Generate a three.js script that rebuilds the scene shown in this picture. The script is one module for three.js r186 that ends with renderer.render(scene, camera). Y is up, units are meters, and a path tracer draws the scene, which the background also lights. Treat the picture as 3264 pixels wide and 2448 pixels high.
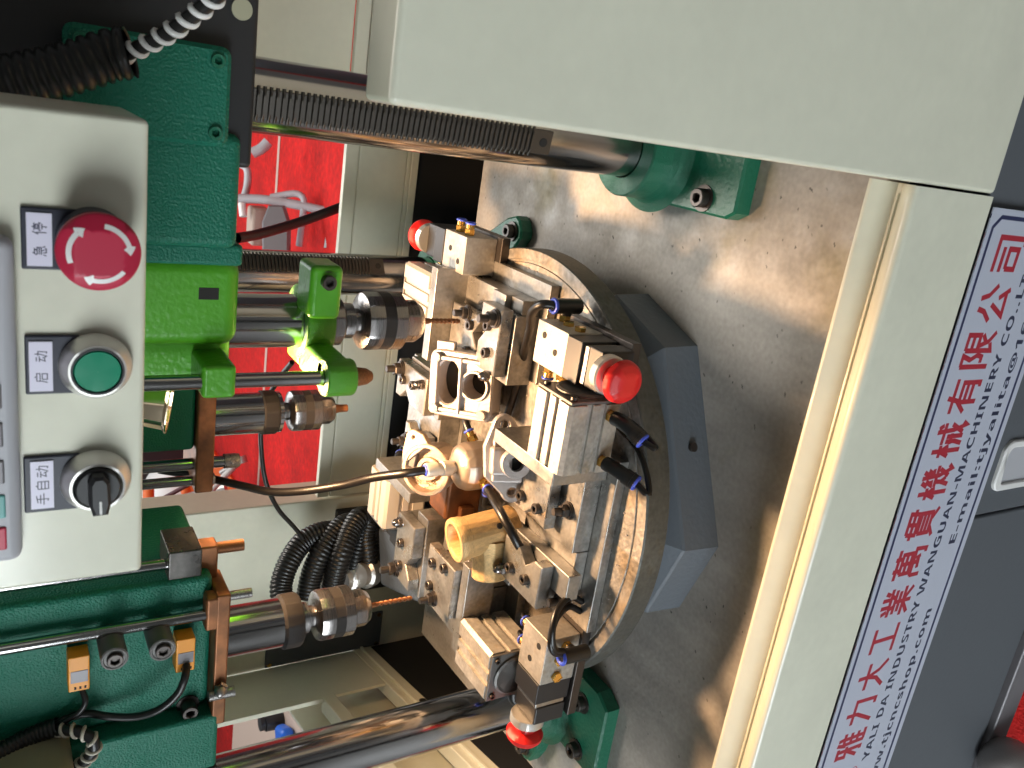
import * as THREE from 'three';
import { RoundedBoxGeometry } from 'three/addons/geometries/RoundedBoxGeometry.js';
import { mergeGeometries, toCreasedNormals } from 'three/addons/utils/BufferGeometryUtils.js';
import { RectAreaLightUniformsLib } from 'three/addons/lights/RectAreaLightUniformsLib.js';
import { ImprovedNoise } from 'three/addons/math/ImprovedNoise.js';

// ---------------------------------------------------------------- camera, light, exposure
const scene = new THREE.Scene();
const V = (x, y, z) => new THREE.Vector3(x, y, z);
const EYE = V(0.404, 0.64, 0.811);
const camera = new THREE.PerspectiveCamera(48.77, 4 / 3, 0.01, 60);
camera.position.copy(EYE);
camera.up.set(0.94299, -0.03489, -0.33099);            // the phone was held upright, the file lies on its side
camera.lookAt(EYE.x - 0.29940, EYE.y - 0.52330, EYE.z - 0.79782);
scene.add(camera);
camera.focus = 0.95; camera.userData.fStop = 19;      // the small lens of a phone
const renderer = new THREE.WebGLRenderer({ antialias: true });
renderer.toneMapping = THREE.LinearToneMapping;
renderer.toneMappingExposure = 1.0;
renderer.shadowMap.enabled = true;
RectAreaLightUniformsLib.init();
scene.background = new THREE.Color(0.115, 0.12, 0.116);   // dim air of the hall
const HALL = [[-2.5, 1.22, 3.4, 2.6, 1.3, 56, 0xf2fbff], [0.7, 3.3, -2.5, 1.8, 1.2, 17, 0xfff6ea], [-0.8, 2.6, -4.6, 4.0, 2.0, 4.6, 0xf6fcff]];
const LAMP = V(0.074, 0.500, -0.05), LAMP_AIM = V(0.03, 0.09, 0.07);

// a pixel of the photograph (3264 x 2448) at a depth along the view axis, for cables and far things
const CAMX = V(0.145375, -0.851433, 0.503914), CAMY = V(0.942989, -0.034887, -0.330991), CAMF = V(-0.299396, -0.523303, -0.79782);
const at = (sx, sy, d) => EYE.clone().addScaledVector(CAMX, d * (sx - 1632) / 2700).addScaledVector(CAMY, d * (1224 - sy) / 2700).addScaledVector(CAMF, d);

// ---------------------------------------------------------------- textures
let seed = 7;
const rnd = () => { seed = (seed * 1664525 + 1013904223) >>> 0; return seed / 4294967296; };
const noise = new ImprovedNoise();
const fbm = (x, y, z, o = 4) => { let s = 0, a = 0.5, f = 1; for (let i = 0; i < o; i++) { s += a * noise.noise(x * f, y * f, z + i * 7.3); a *= 0.5; f *= 2.03; } return s; };
const clamp = THREE.MathUtils.clamp, lerp = THREE.MathUtils.lerp;
function tileNoise(n, freq, z, o = 4) {                      // wraps at its edges
  const a = new Float32Array(n * n);
  for (let y = 0; y < n; y++) for (let x = 0; x < n; x++) {
    const u = x / n, v = y / n, f = (uu, vv) => fbm(uu * freq, vv * freq, z, o);
    a[y * n + x] = f(u, v) * (1 - u) * (1 - v) + f(u - 1, v) * u * (1 - v) + f(u, v - 1) * (1 - u) * v + f(u - 1, v - 1) * u * v;
  }
  return a;
}
function tex(n, fn, srgb, rx = 1, ry = rx, m = n) {
  const d = new Uint8Array(n * m * 4);
  for (let y = 0; y < m; y++) for (let x = 0; x < n; x++) { const c = fn(x, y), o = (y * n + x) * 4; for (let k = 0; k < 3; k++) d[o + k] = clamp(Math.round((Array.isArray(c) ? c[k] : c) * 255), 0, 255); d[o + 3] = 255; }
  const t = new THREE.DataTexture(d, n, m);
  t.wrapS = t.wrapT = THREE.RepeatWrapping; t.magFilter = THREE.LinearFilter; t.minFilter = THREE.LinearMipmapLinearFilter; t.generateMipmaps = true;
  if (srgb) t.colorSpace = THREE.SRGBColorSpace;
  t.repeat.set(rx, ry); t.needsUpdate = true; return t;
}
const N1 = tileNoise(256, 5, 1.5, 5), N2 = tileNoise(256, 28, 9.1, 3), N3 = tileNoise(256, 11, 4.4, 4);
const mixc = (a, b, t) => a.map((v, i) => lerp(v, b[i], clamp(t, 0, 1)));
// uv are metres, so repeat = tiles per metre
const hammerBump = tex(256, (x, y) => 0.5 + 1.2 * N2[y * 256 + x] + 0.3 * N3[y * 256 + x], false, 17);
const castBump = tex(256, (x, y) => 0.5 + 0.9 * N2[y * 256 + x] + 0.5 * N1[y * 256 + x], false, 7);
const peelBump = tex(256, (x, y) => 0.5 + 0.7 * N3[y * 256 + x], false, 14);
const wearRough = tex(256, (x, y) => 0.62 + 0.75 * N1[y * 256 + x] + 0.3 * N2[y * 256 + x], false, 6);
const steelMap = tex(256, (x, y) => { const g = 0.78 + 0.26 * N1[y * 256 + x] + 0.2 * N2[y * 256 + x], s = clamp(-1.4 * N3[y * 256 + x] - 0.12, 0, 0.5); return [g, g * (1 - 0.12 * s), g * (1 - 0.3 * s)]; }, true, 8);
const brushRough = (() => { const l = []; for (let i = 0; i < 256; i++) l.push(0.55 + 0.4 * (rnd() - 0.5)); return tex(256, (x, y) => l[y] + 0.25 * N1[y * 256 + x], false, 3, 12); })();
const floorMap = (() => {
  const n = 1024, d = new Float32Array(n * n * 3), base = [0.60, 0.582, 0.558];
  for (let y = 0; y < n; y++) for (let x = 0; x < n; x++) {
    const u = x / n * 9, v = y / n * 9, o = (y * n + x) * 3;
    const a = fbm(u * 0.6, v * 0.6, 3, 5), b = fbm(u * 4, v * 1.3, 12, 4), c = fbm(u * 22, v * 22, 5, 2);
    const st = clamp(fbm(u * 0.9, v * 0.9, 31, 4) * 3 - 0.6, 0, 1), g = 1 + 0.17 * a + 0.15 * b + 0.12 * c;
    for (let k = 0; k < 3; k++) d[o + k] = base[k] * g * (1 - st * [0.13, 0.15, 0.30][k]);
  }
  for (let i = 0; i < 700; i++) {                            // specks of swarf, oil spots and short scratches
    const x0 = rnd() * n, y0 = rnd() * n, L = rnd() < 0.94 ? 0.5 + rnd() * 1.2 : 2 + rnd() * 5, a = rnd() * 6.283, w = rnd() < 0.03 ? 1.3 : 0.5, dk = 0.45 + 0.5 * rnd();
    for (let s = 0; s < L; s += 0.7) for (let q = -w; q <= w; q++) { const x = Math.round(x0 + Math.cos(a) * s + q) & 1023, y = Math.round(y0 + Math.sin(a) * s + q * 0.4) & 1023; for (let k = 0; k < 3; k++) d[(y * n + x) * 3 + k] *= dk; }
  }
  return tex(n, (x, y) => [d[(y * n + x) * 3], d[(y * n + x) * 3 + 1], d[(y * n + x) * 3 + 2]], true, 1);
})();
floorMap.repeat.set(0.95, 0.95);
const floorBump = tex(256, (x, y) => 0.5 + 0.5 * N1[y * 256 + x] + 0.6 * N2[y * 256 + x], false, 5);
const creamMap = tex(256, (x, y) => { const g = 1 + 0.05 * N1[y * 256 + x] + 0.03 * N2[y * 256 + x], s = clamp(N3[y * 256 + x] * 3 - 0.95, 0, 0.25); return [0.845 * g, 0.84 * g * (1 - 0.1 * s), 0.765 * g * (1 - 0.35 * s)]; }, true, 3.3);
const discMap = (() => {
  const n = 512; return tex(n, (x, y) => { const u = x / n * 8, v = y / n * 8, g = 0.70 + 0.30 * fbm(u, v, 2, 5) + 0.2 * fbm(u * 9, v * 9, 8, 2), r = clamp(fbm(u * 0.8, v * 0.8, 17, 4) * 2.4 - 0.1, 0, 1); return [g, g * (1 - 0.10 * r), g * (1 - 0.24 * r)]; }, true, 2.2);
})();
const carpetMap = tex(256, (x, y) => { const g = 0.9 + 0.25 * N1[y * 256 + x] + 0.3 * N2[y * 256 + x]; return [0.86 * g, 0.10 * g, 0.085 * g]; }, true, 1.1);
const bronzeMap = tex(256, (x, y) => { const g = 0.9 + 0.7 * N1[y * 256 + x]; return [0.56 * g, 0.36 * g, 0.22 * g]; }, true, 9);
const brassMap = tex(256, (x, y) => { const g = 0.93 + 0.3 * N1[y * 256 + x] + 0.12 * N2[y * 256 + x]; return [0.83 * g, 0.69 * g, 0.48 * g]; }, true, 8);

// ---------------------------------------------------------------- materials
const std = (o) => new THREE.MeshStandardMaterial(o), lin = (r, g, b) => new THREE.Color().setRGB(r, g, b);
const M = {
  cream: new THREE.MeshPhysicalMaterial({ map: creamMap, roughness: 0.5, bumpMap: peelBump, bumpScale: 0.00006, clearcoat: 0.8, clearcoatRoughness: 0.16 }),
  floor: std({ map: floorMap, roughness: 1.0, bumpMap: floorBump, bumpScale: 0.0005, roughnessMap: wearRough }),
  grey: std({ color: lin(0.085, 0.093, 0.105), roughness: 0.55, bumpMap: peelBump, bumpScale: 0.0002 }),
  base: std({ color: lin(0.10, 0.12, 0.145), roughness: 0.5, bumpMap: castBump, bumpScale: 0.0006 }),
  dark: std({ color: lin(0.012, 0.013, 0.015), roughness: 0.6 }),
  black: std({ color: lin(0.014, 0.014, 0.016), roughness: 0.45 }),
  rubber: std({ color: lin(0.009, 0.009, 0.009), roughness: 0.38 }),
  tube: std({ color: lin(0.004, 0.0032, 0.003), roughness: 0.36 }),
  green: new THREE.MeshPhysicalMaterial({ color: lin(0.006, 0.128, 0.08), roughness: 0.5, specularIntensity: 0.6, bumpMap: hammerBump, bumpScale: 0.0009 }),
  greenCast: std({ color: lin(0.008, 0.115, 0.065), roughness: 0.38, bumpMap: castBump, bumpScale: 0.0007 }),
  lime: std({ color: lin(0.065, 0.29, 0.012), roughness: 0.35, bumpMap: castBump, bumpScale: 0.0006 }),
  steel: std({ map: steelMap, color: lin(0.62, 0.6, 0.58), metalness: 1, roughness: 0.55, roughnessMap: wearRough, bumpMap: peelBump, bumpScale: 0.00008 }),
  blockSteel: std({ map: steelMap, color: lin(0.5, 0.485, 0.46), metalness: 0.75, roughness: 0.62, roughnessMap: wearRough, bumpMap: peelBump, bumpScale: 0.00012 }),
  disc: std({ map: discMap, color: lin(0.62, 0.59, 0.55), metalness: 0.65, roughness: 0.66, bumpMap: castBump, bumpScale: 0.001 }),
  rim: std({ map: steelMap, color: lin(0.2, 0.205, 0.19), metalness: 0.8, roughness: 0.6 }),
  shaft: std({ color: lin(0.4, 0.39, 0.39), metalness: 1, roughness: 0.28, roughnessMap: brushRough }),
  rack: std({ color: lin(0.11, 0.1, 0.09), metalness: 1, roughness: 0.42 }),
  chuck: std({ color: lin(0.24, 0.225, 0.22), metalness: 1, roughness: 0.5, roughnessMap: brushRough }),
  chuckDark: std({ color: lin(0.032, 0.029, 0.028), metalness: 0.6, roughness: 0.55, bumpMap: hammerBump, bumpScale: 0.0002 }),
  bolt: std({ color: lin(0.085, 0.075, 0.07), metalness: 0.85, roughness: 0.38 }),
  hole: std({ color: lin(0.01, 0.009, 0.008), roughness: 0.8 }),
  alu: std({ map: steelMap, color: lin(0.66, 0.62, 0.56), metalness: 0.5, roughness: 0.5 }),
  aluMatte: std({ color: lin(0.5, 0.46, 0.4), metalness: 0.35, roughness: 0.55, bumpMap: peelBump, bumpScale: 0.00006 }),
  castAlu: std({ color: lin(0.42, 0.385, 0.37), metalness: 0.6, roughness: 0.5, bumpMap: castBump, bumpScale: 0.0004 }),
  bowl: std({ color: lin(0.44, 0.34, 0.26), metalness: 0.6, roughness: 0.48, bumpMap: castBump, bumpScale: 0.0004 }),
  darkSteel: std({ map: steelMap, color: lin(0.16, 0.15, 0.14), metalness: 0.85, roughness: 0.5, roughnessMap: wearRough }),
  bell: std({ color: lin(0.5, 0.41, 0.33), metalness: 0.9, roughness: 0.42, bumpMap: peelBump, bumpScale: 0.00004 }),
  cap: std({ color: lin(0.13, 0.125, 0.12), metalness: 0.5, roughness: 0.5 }),
  brass: std({ map: brassMap, metalness: 0.45, roughness: 0.5, bumpMap: castBump, bumpScale: 0.00025 }),
  fitting: std({ color: lin(0.72, 0.45, 0.13), metalness: 1, roughness: 0.25 }),
  bronze: std({ map: bronzeMap, metalness: 0.55, roughness: 0.45 }),
  blue: std({ color: lin(0.05, 0.09, 0.55), roughness: 0.35 }),
  red: std({ color: lin(0.62, 0.012, 0.012), roughness: 0.42 }),
  estop: std({ color: lin(0.46, 0.014, 0.05), roughness: 0.4 }),
  white: std({ color: lin(0.75, 0.74, 0.72), roughness: 0.4 }),
  legend: std({ color: lin(0.022, 0.024, 0.04), roughness: 0.4 }),
  chrome: std({ color: lin(0.62, 0.6, 0.57), metalness: 0.85, roughness: 0.42 }),
  greenCap: std({ color: lin(0.0, 0.23, 0.12), roughness: 0.3 }),
  bezel: std({ color: lin(0.42, 0.42, 0.45), roughness: 0.45 }),
  yellow: std({ color: lin(0.72, 0.27, 0.012), roughness: 0.4 }),
  plate: std({ color: lin(0.17, 0.16, 0.17), roughness: 0.4, metalness: 0.3 }),
  carpet: std({ map: carpetMap, roughness: 0.95, bumpMap: castBump, bumpScale: 0.003 }),
  seam: std({ color: lin(0.6, 0.42, 0.36), roughness: 0.7 }),
  orange: std({ color: lin(0.7, 0.13, 0.02), roughness: 0.5 }),
  tan: std({ color: lin(0.42, 0.32, 0.27), roughness: 0.7 }),
  maroon: std({ color: lin(0.07, 0.015, 0.02), roughness: 0.6 }),
  cobalt: std({ color: lin(0.01, 0.1, 0.5), roughness: 0.4 }),
  goldShade: std({ color: lin(0.86, 0.7, 0.5), metalness: 1, roughness: 0.2 }),
  hall: std({ color: lin(0.3, 0.3, 0.3), roughness: 0.9 }),
};
const lampGlow = (hex, k) => std({ color: 0x000000, emissive: hex, emissiveIntensity: k, roughness: 0.6 });

// ---------------------------------------------------------------- geometry helpers
function metric(g) {                                           // uv in metres from the dominant axis of each face
  g = g.index ? g.toNonIndexed() : g; const p = g.attributes.position, n = g.attributes.normal, uv = new Float32Array(p.count * 2);
  for (let i = 0; i < p.count; i++) {
    const t = i - (i % 3), ax = Math.abs(n.getX(t) + n.getX(t + 1) + n.getX(t + 2)), ay = Math.abs(n.getY(t) + n.getY(t + 1) + n.getY(t + 2)), az = Math.abs(n.getZ(t) + n.getZ(t + 1) + n.getZ(t + 2));
    const [a, b] = ay >= ax && ay >= az ? [p.getX(i), p.getZ(i)] : ax >= az ? [p.getZ(i), p.getY(i)] : [p.getX(i), p.getY(i)];
    uv[2 * i] = a; uv[2 * i + 1] = b;
  }
  g.setAttribute('uv', new THREE.BufferAttribute(uv, 2)); return g;
}
const clean = (g) => { g = g.index ? g.toNonIndexed() : g.clone(); for (const k of Object.keys(g.attributes)) if (!['position', 'normal', 'uv'].includes(k)) g.deleteAttribute(k); return g; };
const mg = (list) => mergeGeometries(list.map(clean));
const box = (x0, x1, y0, y1, z0, z1, r = 0.0012) => metric(new RoundedBoxGeometry(x1 - x0, y1 - y0, z1 - z0, 2, Math.min(r, (x1 - x0) / 2.1, (y1 - y0) / 2.1, (z1 - z0) / 2.1)).translate((x0 + x1) / 2, (y0 + y1) / 2, (z0 + z1) / 2));
const cyl = (r, h, s = 32, r2 = r) => new THREE.CylinderGeometry(r2, r, h, s);           // along y, centred
const lathe = (pts, s = 48) => { const g = new THREE.LatheGeometry(pts.map(([r, y]) => new THREE.Vector2(r, y)), s); return toCreasedNormals(g, 0.6); };
const ex = (shape, depth, bevel = 0.0008, cs = 10) => metric(new THREE.ExtrudeGeometry(shape, { depth: depth - 2 * bevel, bevelEnabled: bevel > 0, bevelThickness: bevel, bevelSize: bevel, bevelOffset: -bevel, bevelSegments: 1, curveSegments: cs }).translate(0, 0, bevel));
const shp = (pts) => { const s = new THREE.Shape(); pts.forEach(([x, y], i) => (i ? s.lineTo(x, y) : s.moveTo(x, y))); s.closePath(); return s; };
const circ = (x, y, r, S = THREE.Path) => { const s = new S(); s.absarc(x, y, r, 0, Math.PI * 2, false); return s; };
const path = (pts) => new THREE.CatmullRomCurve3(pts.map((p) => (p.isVector3 ? p : V(...p))), false, 'centripetal');
const tube = (pts, r, seg = 48, rs = 10) => new THREE.TubeGeometry(path(pts), seg, r, rs, false);
const rotX = (g, a) => g.rotateX(a), along = (g, dir) => g.applyQuaternion(new THREE.Quaternion().setFromUnitVectors(V(0, 1, 0), dir.clone().normalize()));
const rod = (a, b, r, s = 20) => { const A = a.isVector3 ? a : V(...a), B = b.isVector3 ? b : V(...b), d = B.clone().sub(A); return along(cyl(r, d.length(), s), d).translate((A.x + B.x) / 2, (A.y + B.y) / 2, (A.z + B.z) / 2); };
function ribbed(pts, r, pitch, deep, rs = 14) {                // corrugated conduit
  const c = path(pts), L = c.getLength(), n = Math.round(L / pitch) * 4, f = c.computeFrenetFrames(n, false), pos = [], idx = [];
  for (let i = 0; i <= n; i++) { const p = c.getPointAt(i / n), R = r - (i % 4 === 3 ? deep : i % 4 === 1 ? 0 : deep * 0.2);
    for (let j = 0; j <= rs; j++) { const a = j / rs * 6.28319, q = p.clone().addScaledVector(f.normals[i], Math.cos(a) * R).addScaledVector(f.binormals[i], Math.sin(a) * R); pos.push(q.x, q.y, q.z); } }
  for (let i = 0; i < n; i++) for (let j = 0; j < rs; j++) { const a = i * (rs + 1) + j, b = a + rs + 1; idx.push(a, b, a + 1, b, b + 1, a + 1); }
  const g = new THREE.BufferGeometry(); g.setAttribute('position', new THREE.Float32BufferAttribute(pos, 3)); g.setIndex(idx); g.computeVertexNormals();
  g.setAttribute('uv', new THREE.Float32BufferAttribute(new Float32Array(pos.length / 3 * 2), 2)); return g;
}
function helix(pts, R, turns, r) {                             // a strip wound round a cable
  const c = path(pts), n = Math.round(turns * 16), f = c.computeFrenetFrames(n, false), q = [];
  for (let i = 0; i <= n; i++) { const a = i / 16 * 6.28319; q.push(c.getPointAt(i / n).addScaledVector(f.normals[i], Math.cos(a) * R).addScaledVector(f.binormals[i], Math.sin(a) * R)); }
  return new THREE.TubeGeometry(new THREE.CatmullRomCurve3(q), n * 2, r, 6, false);
}
const hexShape = (r, S = THREE.Path) => { const s = new S(); for (let i = 0; i <= 6; i++) { const a = i / 6 * 6.28319; i ? s.lineTo(Math.cos(a) * r, Math.sin(a) * r) : s.moveTo(r, 0); } return s; };
// ready-made hardware, all standing on y = 0
const G = {};
{ const s = circ(0, 0, 0.005, THREE.Shape); s.holes.push(hexShape(0.0027)); G.screw = mg([ex(s, 0.005, 0.0005, 12).rotateX(-Math.PI / 2), cyl(0.0049, 0.0016, 16).translate(0, 0.0012, 0)]); }
{ const s = circ(0, 0, 0.0095, THREE.Shape); s.holes.push(hexShape(0.0048)); G.bigScrew = mg([ex(s, 0.010, 0.001, 20).rotateX(-Math.PI / 2), cyl(0.0093, 0.003, 24).translate(0, 0.0025, 0), cyl(0.0135, 0.0022, 28).translate(0, -0.0002, 0)]); }
{ const s = hexShape(0.0072, THREE.Shape); G.studNut = mg([cyl(0.0098, 0.002, 24).translate(0, 0.001, 0), ex(s, 0.0085, 0.0012).rotateX(-Math.PI / 2).translate(0, 0.002, 0), cyl(0.0088, 0.0016, 24).translate(0, 0.0028, 0), cyl(0.0042, 0.017, 16).translate(0, 0.0105, 0), cyl(0.0036, 0.001, 16).translate(0, 0.0194, 0)]); }
{ const s = hexShape(0.0068, THREE.Shape); G.domeNut = mg([ex(s, 0.006, 0.001).rotateX(-Math.PI / 2), new THREE.SphereGeometry(0.0056, 16, 8, 0, 6.2832, 0, 1.5708).scale(1, 1.3, 1).translate(0, 0.006, 0)]); }
{ const s = hexShape(0.0065, THREE.Shape); G.fit = ex(s, 0.008, 0.0008).rotateX(-Math.PI / 2); }
G.ring = new THREE.TorusGeometry(0.0052, 0.0016, 8, 20).rotateX(Math.PI / 2);

// ---------------------------------------------------------------- scene helpers
const used = {};
const numbered = (n) => { const k = (used[n] = (used[n] ?? -1) + 1); return k ? `${n}_${String(k).padStart(3, '0')}` : n; };
function mesh(name, geo, mat) { const m = new THREE.Mesh(geo, mat); m.name = name; m.castShadow = m.receiveShadow = true; return m; }
function thing(name, label, category, pos = [0, 0, 0], turn = 0, group) {
  const o = new THREE.Group(); o.name = numbered(name); o.position.set(...pos); o.rotation.y = turn; o.userData = { label, category };
  if (group) o.userData.group = group; scene.add(o); return o;
}
function part(parent, name, geo, mat, pos, rot, label) {
  const m = mesh(name, geo, mat); if (pos) m.position.set(...pos); if (rot) m.rotation.set(...rot); if (label) m.userData.label = label; parent.add(m); return m;
}
function single(name, geo, mat, label, category, group) { const m = mesh(numbered(name), geo, mat); m.userData = { label, category }; if (group) m.userData.group = group; scene.add(m); return m; }
function struct(name, geo, mat, label) { const m = mesh(numbered(name), geo, mat); m.userData = { kind: 'structure', label }; scene.add(m); return m; }
const rootPos = (o) => { while (o.parent && o.parent !== scene) o = o.parent; return o.position; };
// parts given in scene coordinates
const pw = (parent, name, geo, mat, label) => { const p = rootPos(parent); return part(parent, name, geo.clone().translate(-p.x, -p.y, -p.z), mat, null, null, label); };
const pp = (parent, name, geo, mat, pos, rot, label) => { const p = rootPos(parent); return part(parent, name, geo, mat, [pos[0] - p.x, pos[1] - p.y, pos[2] - p.z], rot, label); };

// ================================================================ hall: floor, light
struct('hall_floor', metric(new THREE.BoxGeometry(18, 0.02, 9).translate(0, -0.87, 4.96)), M.hall, 'grey hall floor in front of the machine');
struct('carpet', metric(new THREE.BoxGeometry(16, 0.02, 12.5).translate(0, -0.87, -5.8)), M.carpet, 'red exhibition carpet under and behind the machine');
{
  const c = scene.children[scene.children.length - 1];
  for (const [x0, x1, z] of [[-6, 6, -4.35], [-6, 6, -2.1]]) part(c, 'seam', box(x0, x1, -0.8585, -0.8565, z - 0.02, z + 0.02, 0.0004), M.seam);
  for (const x of [-1.06, 1.6]) part(c, 'seam', box(x - 0.012, x + 0.012, -0.8585, -0.8565, -7, -2.13, 0.0004), M.seam);
}
struct('hall_wall', metric(new THREE.BoxGeometry(18, 5, 0.2).translate(0, 1.6, -11)), M.hall, 'far grey wall of the hall');
const HAIM = [[0.1, 0.1, 0], [0.2, 0.0, 0.1], [-0.6, -0.86, -3.4]];
HALL.forEach(([x, y, z, w, h, k, hex], i) => {
  const l = new THREE.RectAreaLight(hex, k, w, h); l.position.set(x, y - 0.02, z); l.lookAt(...HAIM[i]); scene.add(l); l.name = 'hall_light_source'; 
  const t = thing('hall_light', ['white ceiling light panel high on the left in front of the machine', 'white ceiling light panel high above the rear of the machine', 'white ceiling light panel far behind over the red carpet'][i], 'light', [x, y, z], 0, 'light panels of the hall');
  const q = new THREE.Quaternion().setFromRotationMatrix(new THREE.Matrix4().lookAt(V(...HAIM[i]), V(x, y, z), V(0, 1, 0)));
  const g = part(t, 'glowing_panel', new THREE.BoxGeometry(w, h, 0.02).applyQuaternion(q), lampGlow(hex, k * 0.25)); g.castShadow = false;
});

// machine bed and the dark tray below it
struct('machine_bed', (() => { const s = shp([[-0.455, -0.352], [0.62, -0.352], [0.62, 0.335], [-0.495, 0.335]]); return ex(s, 0.03, 0.002).rotateX(-Math.PI / 2).translate(0, -0.03, 0); })(), M.floor, 'stained pale grey machine bed under the turntable');
struct('coolant_tray', box(-0.66, 0.64, -0.2, -0.17, -0.56, 0.35, 0.003), M.dark, 'dark tray below the machine bed');
struct('tray_wall', mg([box(-0.304, 0.64, -0.17, 0.0193, -0.545, -0.53, 0.002), box(-0.675, -0.66, -0.17, -0.03, -0.5, 0.3, 0.002)]), M.dark, 'dark inner wall below the rear beam');

// ================================================================ front cabinet
const cab = thing('front_cabinet', 'cream front frame with broad plate, lower beam and company sticker over a grey door', 'machine cabinet', [0, -0.45, 0.38]);
{
  const s = new THREE.Shape(); s.moveTo(-0.355, -0.074); s.lineTo(-0.4, -0.074); s.lineTo(-0.4, 0.025); s.quadraticCurveTo(-0.4, 0.03, -0.395, 0.03); s.lineTo(-0.394, 0.0298); s.lineTo(-0.3785, 0.0175); s.lineTo(-0.374, 0.0175); s.lineTo(-0.3595, 0.0295); s.quadraticCurveTo(-0.3575, 0.031, -0.355, 0.0295); s.closePath();
  const g = metric(new THREE.ExtrudeGeometry(s, { depth: 0.998, bevelEnabled: false, curveSegments: 6 }).rotateY(Math.PI / 2).translate(-0.6, 0, 0));
  pw(cab, 'front_beam', toCreasedNormals(g, 0.5), M.cream);
  const f = mg([rod([0.39, 0.0179, 0.3765], [-0.6, 0.0179, 0.3765], 0.001, 8)]); pw(cab, 'seam_bead', f, M.cream);
  pw(cab, 'side_plate', box(0.4, 0.95, -0.075, 0.467, 0.363, 0.4, 0.004), M.cream);
  pw(cab, 'door_panel', box(-0.6, 0.078, -0.436, -0.0755, 0.37, 0.396, 0.003), M.grey);
  pw(cab, 'door_panel', box(0.08, 0.95, -0.436, -0.0762, 0.37, 0.396, 0.003), M.grey);
  pw(cab, 'plinth', box(-0.6, 0.95, -0.48, -0.437, 0.36, 0.404, 0.003), M.plate);
  // white recessed pull
  const o = new THREE.Shape(); const rr = (S, x0, x1, y0, y1, r) => { S.moveTo(x0 + r, y0); S.lineTo(x1 - r, y0); S.absarc(x1 - r, y0 + r, r, -1.5708, 0, false); S.lineTo(x1, y1 - r); S.absarc(x1 - r, y1 - r, r, 0, 1.5708, false); S.lineTo(x0 + r, y1); S.absarc(x0 + r, y1 - r, r, 1.5708, 3.1416, false); S.lineTo(x0, y0 + r); S.absarc(x0 + r, y0 + r, r, 3.1416, 4.7124, false); return S; };
  rr(o, 0.108, 0.165, -0.36, -0.236, 0.013); o.holes.push(rr(new THREE.Path(), 0.116, 0.157, -0.352, -0.244, 0.009));
  const hd = pw(cab, 'pull_handle', ex(o, 0.006, 0.0012).translate(0, 0, 0.394), M.white);
  pw(hd, 'recess', box(0.115, 0.158, -0.353, -0.243, 0.3955, 0.3968, 0.0004), M.bezel);
}
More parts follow.
